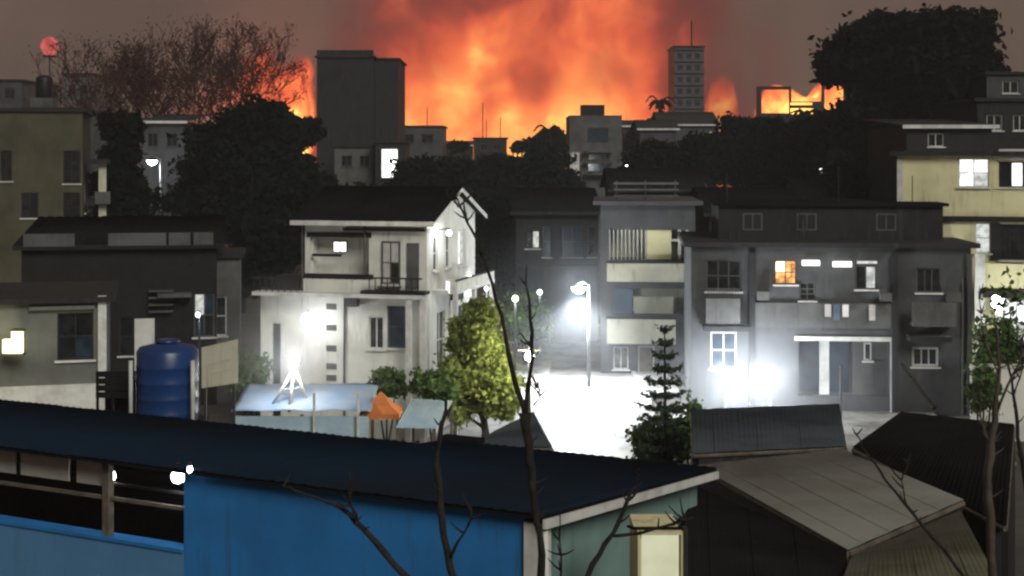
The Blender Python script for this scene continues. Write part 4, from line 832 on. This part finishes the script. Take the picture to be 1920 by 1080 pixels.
# bare saplings in the foreground
def sapling(name, label, chains, base, mat='bark', spurs=5, seed=0):
    """chains = lists of (px,py,d,radius); each is one branch of its own"""
    o = thing(name, label, 'tree', (base[0], base[1], 0)); O = Vector((base[0], base[1], 0)); rr = random.Random(seed)
    for k, ch in enumerate(chains):
        pts, rad = [], []
        raw = [(at(px, py, d)-O, r) for px, py, d, r in ch]
        if k == 0: raw = [(Vector((0, 0, 0)), ch[0][3]*1.25)]+raw
        for (a, ra), (c, rc) in zip(raw, raw[1:]):
            for t in (0, .33, .66): pts.append(a.lerp(c, t)+Vector((rr.uniform(-.015, .015), rr.uniform(-.01, .01), 0))*(1 if t else 0)); rad.append((ra+(rc-ra)*t)*rr.uniform(.52, .70))
        pts.append(raw[-1][0]); rad.append(raw[-1][1])
        br = MB().tube(pts, rad, 9).build('trunk' if k == 0 else 'branch', mat, o, True)
        for _ in range(spurs*2):
            i = rr.randrange(len(pts)//3, len(pts)); b = MB(); v = Vector((rr.uniform(-1, 1), rr.uniform(-1, 1), rr.uniform(.1, 1))).normalized()
            l = rr.uniform(.06, .2); b.tube([pts[i], pts[i]+v*l*.5, pts[i]+v*l+Vector((0, 0, l*.15))], [.012, .009, .004], 5); b.build('twig', mat, br)
    return o
X = GX(1013, 14)
sapling('bare_sapling', 'bare forked young tree rising in front of the lit lane', [
  [(1016, 1120, 14, .065), (1012, 1000, 14, .060), (1000, 930, 14, .066), (992, 860, 14, .070), (984, 775, 14, .062)],
  [(984, 778, 14, .045), (962, 700, 14, .036), (940, 590, 14.1, .032), (912, 500, 14.2, .028), (884, 430, 14.3, .022), (862, 385, 14.3, .015), (846, 352, 14.3, .008)],
  [(986, 778, 14, .042), (994, 700, 14, .034), (998, 620, 13.9, .028), (992, 560, 13.9, .018), (986, 520, 13.9, .009)],
  [(884, 430, 14.3, .014), (872, 400, 14.2, .010), (836, 362, 14.2, .006)],
  [(1000, 760, 14, .014), (1012, 742, 13.9, .010), (1010, 728, 13.9, .006)]], (X, 14), spurs=4, seed=2)
sapling('bare_sapling', 'thin bare stem in front of the blue wall', [
  [(860, 1130, 13, .055), (838, 1030, 13, .052), (826, 950, 13, .05), (818, 870, 13, .042), (828, 800, 13, .028), (836, 752, 13, .014)], [(842, 1050, 13, .03), (870, 1000, 12.9, .018), (884, 960, 12.9, .008)]], (GX(870, 13), 13), spurs=3, seed=3)
sapling('bare_sapling', 'bare branch leaning left across the blue wall', [
  [(800, 1130, 12, .05), (740, 1060, 12, .046), (680, 990, 12.1, .042), (640, 952, 12.1, .032), (590, 932, 12.2, .022), (530, 912, 12.2, .010)], [(670, 982, 12.1, .022), (655, 930, 12.0, .014), (662, 895, 12.0, .007)]], (GX(830, 12), 12), spurs=3, seed=4)
sapling('bare_sapling', 'bare forked branch in front of the teal side wall', [
  [(1080, 1130, 13.5, .048), (1110, 1060, 13.5, .044), (1150, 1000, 13.5, .036), (1176, 940, 13.5, .03), (1190, 905, 13.5, .018), (1198, 880, 13.4, .008)], [(1150, 1005, 13.5, .028), (1200, 1000, 13.5, .024), (1250, 985, 13.4, .018), (1300, 970, 13.4, .009)], [(1046, 1130, 13.5, .02), (1052, 1040, 13.5, .014), (1050, 960, 13.5, .006)]], (GX(1060, 13.5), 13.5), spurs=4, seed=6)
sapling('leaning_sapling', 'thin bare stem slanting over the pale grey tin roof', [
  [(1830, 1110, 15, .035), (1770, 1030, 15, .032), (1710, 960, 15, .028), (1660, 900, 15, .024), (1625, 850, 15, .016), (1606, 815, 15, .008)], [(1700, 948, 15, .016), (1690, 900, 15, .010), (1700, 866, 15, .005)]], (GX(1850, 15), 15), spurs=4, seed=8)
sapling('dry_trunk', 'upright pale brown trunk at the right edge over the dark roof', [
  [(1862, 1120, 16, .085), (1858, 1000, 16, .08), (1852, 900, 16, .082), (1858, 830, 16, .075), (1866, 770, 16, .055), (1874, 690, 16, .035), (1868, 610, 16, .016)], [(1866, 780, 16, .03), (1900, 700, 15.9, .022), (1925, 650, 15.9, .012)], [(1858, 850, 16, .03), (1838, 780, 16, .02), (1842, 700, 16, .010)], [(1872, 700, 16, .018), (1846, 640, 16, .012), (1836, 560, 16, .006)]], (GX(1866, 16), 16), 'bamboo', 6, 9)
rt = sapling('leafy_sapling', 'dark twiggy sapling with sparse leaves at the right edge', [
  [(1935, 1120, 17, .06), (1930, 950, 17, .055), (1908, 820, 17, .045), (1900, 740, 17, .03), (1886, 660, 17, .02), (1895, 590, 17, .008)], [(1900, 745, 17, .02), (1918, 690, 17, .012), (1912, 640, 17, .006)]], (GX(1940, 17), 17), spurs=8, seed=10)
pp = np.random.default_rng(4); base = np.array([at(px, py, 17)-Vector((GX(1940, 17), 17, 0)) for px, py in ((1890, 620), (1900, 560), (1870, 600), (1915, 660), (1860, 640), (1850, 700), (1905, 545), (1880, 545))])
leaf_mesh('foliage', np.concatenate([base+pp.normal(size=base.shape)*.12 for _ in range(26)]), .07, 'leafmid', rt, 3)

# ------------------------------------------------------------------ fire and smoke
def vol_mat(name, step):
    m = bpy.data.materials.new(name); m.use_nodes = True; t = NT(m.node_tree); out = t.n('ShaderNodeOutputMaterial'); m.cycles.volume_step_rate = step
    return m, t, out, t.n('ShaderNodeTexCoord').outputs['Object']
def fire_material(hw, h, seed=0, dens=.085, gain=1.0, k=1.0, step=1.0, hot=0.0, lean=.16, fall=1.5, glow_smoke=False):
    """flames: hot and yellow low down, torn and red towards the top; dark red smoke glow painted as emission; k scales the pattern"""
    m, t, out, P = vol_mat('flames', step)
    wob = t.n('ShaderNodeVectorMath', operation='MULTIPLY_ADD'); sub = t.n('ShaderNodeVectorMath', operation='SUBTRACT')
    t.link(t.noise(t.mapping(P, (1, 1, .7), (seed*7.3, 0, 0)), .045*k, 2, .5, 0, True), sub.inputs[0]); sub.inputs[1].default_value = (.5, .5, .5)
    t.link(sub.outputs[0], wob.inputs[0]); wob.inputs[1].default_value = (22/k, 22/k, 22/k); t.link(P, wob.inputs[2]); W = wob.outputs[0]
    sp = t.n('ShaderNodeSeparateXYZ'); t.link(P, sp.inputs[0])
    n1 = t.noise(t.mapping(W, (1, 1, .95), (seed*3.1, 5, 0)), .060*k, 6, .62); n2 = t.noise(t.mapping(W, (1, 1, .75), (seed*11.1, 9, 3)), .2*k, 3, .6)
    z = t.m('DIVIDE', sp.outputs[2], h); xx = t.m('ABSOLUTE', t.m('DIVIDE', sp.outputs[0], hw)); side = t.mr(xx, .36 if glow_smoke else .68, .74 if glow_smoke else 1.0, 0.0, 1.0)
    heat = t.m('ADD', t.m('MULTIPLY', t.m('SUBTRACT', n1, .5), 2.9), t.m('MULTIPLY', t.m('SUBTRACT', n2, .5), .6))
    heat = t.m('ADD', heat, t.mr(z, 0.0, 1.0, 1.16+hot, (-.20 if glow_smoke else -.30)+hot, False)); heat = t.m('ADD', heat, t.m('MULTIPLY', t.m('DIVIDE', sp.outputs[0], hw), lean))
    heat = t.m('SUBTRACT', heat, t.m('MULTIPLY', side, fall))
    d = t.m('MULTIPLY', t.m('MULTIPLY', t.mr(heat, -.95 if glow_smoke else .02, .45), dens), t.m('MULTIPLY', t.mr(z, .7, 1.0, 1.0, 0.0), t.mr(xx, .60 if glow_smoke else .86, 1.0, 1.0, 0.0)))
    col = t.ramp(t.m('DIVIDE', t.m('ADD', heat, .4), 1.4), [(0.0, (.13, .018, .017)), (.24, (.19, .026, .022)), (.42, (.34, .044, .029)), (.58, (.90, .125, .05)), (.77, (1.4, .31, .085)), (1.0, (2.5, 1.4, .33))])  # lowest dark reds put the firelit glow of smoke into the emission
    em = t.n('ShaderNodeEmission'); t.link(col, em.inputs[0]); t.link(t.m('MULTIPLY', d, gain), em.inputs[1])
    ab = t.n('ShaderNodeVolumeAbsorption'); ab.inputs[0].default_value = (0, 0, 0, 1); t.link(d, ab.inputs[1])
    ad = t.n('ShaderNodeAddShader'); t.link(em.outputs[0], ad.inputs[0]); t.link(ab.outputs[0], ad.inputs[1]); t.link(ad.outputs[0], out.inputs[1]); return m
def plume(name, outline, d0, d1, origin, mat):
    """closed lumpy hull round a volume: outline in the picture plane, bulging in depth"""
    b = MB(); O = Vector(origin); dm = (d0+d1)/2; cen = sum((at(x, y, dm) for x, y in outline), Vector())/len(outline); layers = []
    for f, s in ((0, .72), (.22, .93), (.5, 1.0), (.78, .93), (1, .72)):
        ring = []
        for x, y in outline:
            p = at(x, y, dm); q = cen.lerp(p, s); q.y = d0+(d1-d0)*f; q.z = max(q.z, -.4) if p.z > 1 else p.z
            ring.append(b.p(*(q-O)))
        layers.append(ring)
    n = len(outline)
    for a, c in zip(layers, layers[1:]):
        for k in range(n): b.f.append([a[k], a[(k+1) % n], c[(k+1) % n], c[k]])
    b.f.append(layers[0][::-1]); b.f.append(layers[-1]); o = b.build(name, mat); o.location = O; return o
def fire_light(px, py, d, e, r, col=(1, .20, .085), spot=None): lamp_light('fire_light', at(px, py, d), e, col, r, None, spot)
d = 280.0; o0 = (GX(990, d), d, 0)
tag(plume('fire', [(470, 390), (440, 240), (410, 110), (400, -40), (460, -160), (740, -230), (1000, -250), (1240, -230), (1460, -150), (1530, 0), (1530, 240), (1510, 390)], 265, 297, o0, fire_material(56, 62, 0, .085, 1.0, 1.0, 1.0, -.02, .16, .95, True)), 'raging orange and yellow fire with a self-glowing smoke fringe towering over the rooftops in the centre', 'fire', kind='stuff')
d = 190.0
tag(plume('fire', [(430, 290), (432, 180), (450, 100), (500, 60), (545, 60), (600, 110), (612, 290)], 183, 197, (GX(520, d), d, GZ(290, d)), fire_material(5.4, 15.5, 4, .5, 1.15, 3.4, 1, .06, 0.0, 1.5)), 'small orange fire burning above the dark tree on the left', 'fire', kind='stuff')
d = 218.0
tag(plume('fire', [(1412, 300), (1412, 215), (1422, 176), (1450, 158), (1488, 182), (1520, 184), (1546, 150), (1578, 136), (1612, 148), (1628, 215), (1632, 300)], 212, 224, (GX(1520, d), d, GZ(300, d)), fire_material(9.6, 15, 9, .6, 1.15, 3.0, 1, .40, 0.0, 1.2)), 'orange fire glowing through the openings of the burning house', 'fire', kind='stuff')
d = 230.0
tag(plume('fire', [(1318, 290), (1322, 200), (1335, 150), (1352, 128), (1372, 150), (1382, 200), (1386, 290)], 225, 235, (GX(1352, d), d, GZ(290, d)), fire_material(4.0, 15, 13, .16, .7, 2.2, 1, 0)), 'faint red fire flickering right of the slim tower', 'fire', kind='stuff')
d = 175.0; rm = thing('beacon_mast', 'hazy red beacon lamp on a thin mast at the upper left', 'mast', (GX(93, d), d, 0)); zb_ = GZ(86, d)
MB().tube([(0, 0, 0), (0, 0, zb_*.6), (0, 0, zb_-1.2)], [.3, .2, .1], 8).build('mast', 'grey', rm); MB().lathe([(.3, zb_-1.2), (.8, zb_-.9), (1.15, zb_-.1), (.9, zb_+.7), (.3, zb_+1.1)], n=20).build('beacon', 'gred', rm, True); box('platform', 'greydk', rm, -.7, .7, -.7, .7, zb_-1.4, zb_-1.21)
for q in range(5): MB().tube([(-.4, 0, 4+q*4), (.4, 0, 5+q*4)], .06, 5).build('step', 'grey', rm)
def smoke_material(hw, dens=.11, step=1.0, h=85):
    m, t, out, P = vol_mat('smoke', step); sp = t.n('ShaderNodeSeparateXYZ'); t.link(P, sp.inputs[0])
    n1 = t.noise(t.mapping(P, (1, 1, .8)), .04, 5, .55, .6); xx = t.m('ABSOLUTE', t.m('DIVIDE', sp.outputs[0], hw))
    edge = t.m('SUBTRACT', n1, t.m('ADD', t.mr(xx, .4, 1.0, 0.0, .45), t.mr(t.m('DIVIDE', sp.outputs[2], h), .45, 1.0, 0.0, .5))); d = t.m('MULTIPLY', t.mr(edge, .28, .66), dens)
    s = t.n('ShaderNodeVolumeScatter'); s.inputs[0].default_value = (.62, .40, .38, 1); t.link(d, s.inputs['Density']); s.inputs['Anisotropy'].default_value = .2
    t.link(s.outputs[0], out.inputs[1]); return m
d = 300.0
tag(plume('smoke', [(470, 390), (460, 150), (480, -50), (520, -300), (700, -420), (1000, -450), (1300, -420), (1440, -300), (1460, -50), (1440, 150), (1430, 390)], 300, 350, (GX(960, d), 322, 0), smoke_material(54)), 'brown-red smoke billowing up behind and around the central fire', 'smoke', kind='stuff')
for px, py, en in ((560, 60, 16000), (700, 150, 20000), (1330, 120, 26000)): fire_light(px, py, 298, en, 4, (1, .15, .065), spot=(175, (math.radians(112), 0, 0)))
fire_light(515, 150, 190, 2500, 1.5); fire_light(470, 120, 198, 90000, 2, (1, .16, .07), spot=(175, (math.radians(110), 0, 0)));
tag(plume('smoke', [(130, 330), (120, 180), (180, 80), (300, 20), (420, 0), (540, 20), (600, 110), (612, 330)], 202, 222, (GX(390, 212), 212, 0), smoke_material(20, .13, 1.0, 33)), 'reddish smoke hanging behind the leafless trees on the left', 'smoke', kind='stuff'); fire_light(1500, 180, 217, 4000, 2); fire_light(1000, 200, 262, 25000, 4)
# mist volumes added round the lit lamps to spread their glare
for lb, px, py, d, rx, ry, rz, dn in (('added glare mist round the street lamp in the lane', 1085, 570, 61, 7.5, 7, 4.6, .011), ('added glare mist round the yard lamp before the long grey house', 1405, 705, 53.2, 8.0, 3.8, 3.6, .042), ('added glare mist round the floodlight at the white house', 560, 655, 46.0, 3.8, 2.8, 3.0, .10)):
    b = MB(); n_ = 20; b.lathe([(math.sin(k_*math.pi/12)*.999+.001, -math.cos(k_*math.pi/12)) for k_ in range(13)], n=n_)
    p = at(px, py, d); b.v = [(x*rx, y*ry, max(z*rz, .25-p.z)) for x, y, z in b.v]
    m, t, out, P = vol_mat('glare_mist', 1.0); ln = t.n('ShaderNodeVectorMath', operation='LENGTH'); t.link(t.mapping(P, (1/rx, 1/ry, 1/rz)), ln.inputs[0])
    dd = t.m('MULTIPLY', t.mr(ln.outputs['Value'], .1, 1.0, dn, 0.0), t.mr(t.noise(P, .35, 2), .25, .7, .5, 1.2)); vs_ = t.n('ShaderNodeVolumeScatter'); vs_.inputs[0].default_value = (.85, .88, .92, 1); t.link(dd, vs_.inputs['Density']); t.link(vs_.outputs[0], out.inputs[1])
    o = b.build('glare_mist', m); o.location = p; tag(o, lb, 'smoke', kind='stuff')
# air: thin smoke haze over the whole town
hb = bmesh.new(); bmesh.ops.create_cube(hb, size=1)
for v in hb.verts: v.co = Vector((v.co.x*900, 215+v.co.y*470, 34+v.co.z*71))
hm = bpy.data.meshes.new('haze'); hb.to_mesh(hm); hb.free(); ho = bpy.data.objects.new('haze', hm); C.objects.link(ho); tag(ho, 'thin smoky night haze hanging over the town', 'haze', kind='stuff')
m = bpy.data.materials.new('haze'); m.use_nodes = True; t = NT(m.node_tree); out = t.n('ShaderNodeOutputMaterial'); v = t.n('ShaderNodeVolumePrincipled')
v.inputs['Color'].default_value = (.82, .84, .86, 1); v.inputs['Density'].default_value = .00055; t.link(v.outputs[0], out.inputs[1]); hm.materials.append(m)
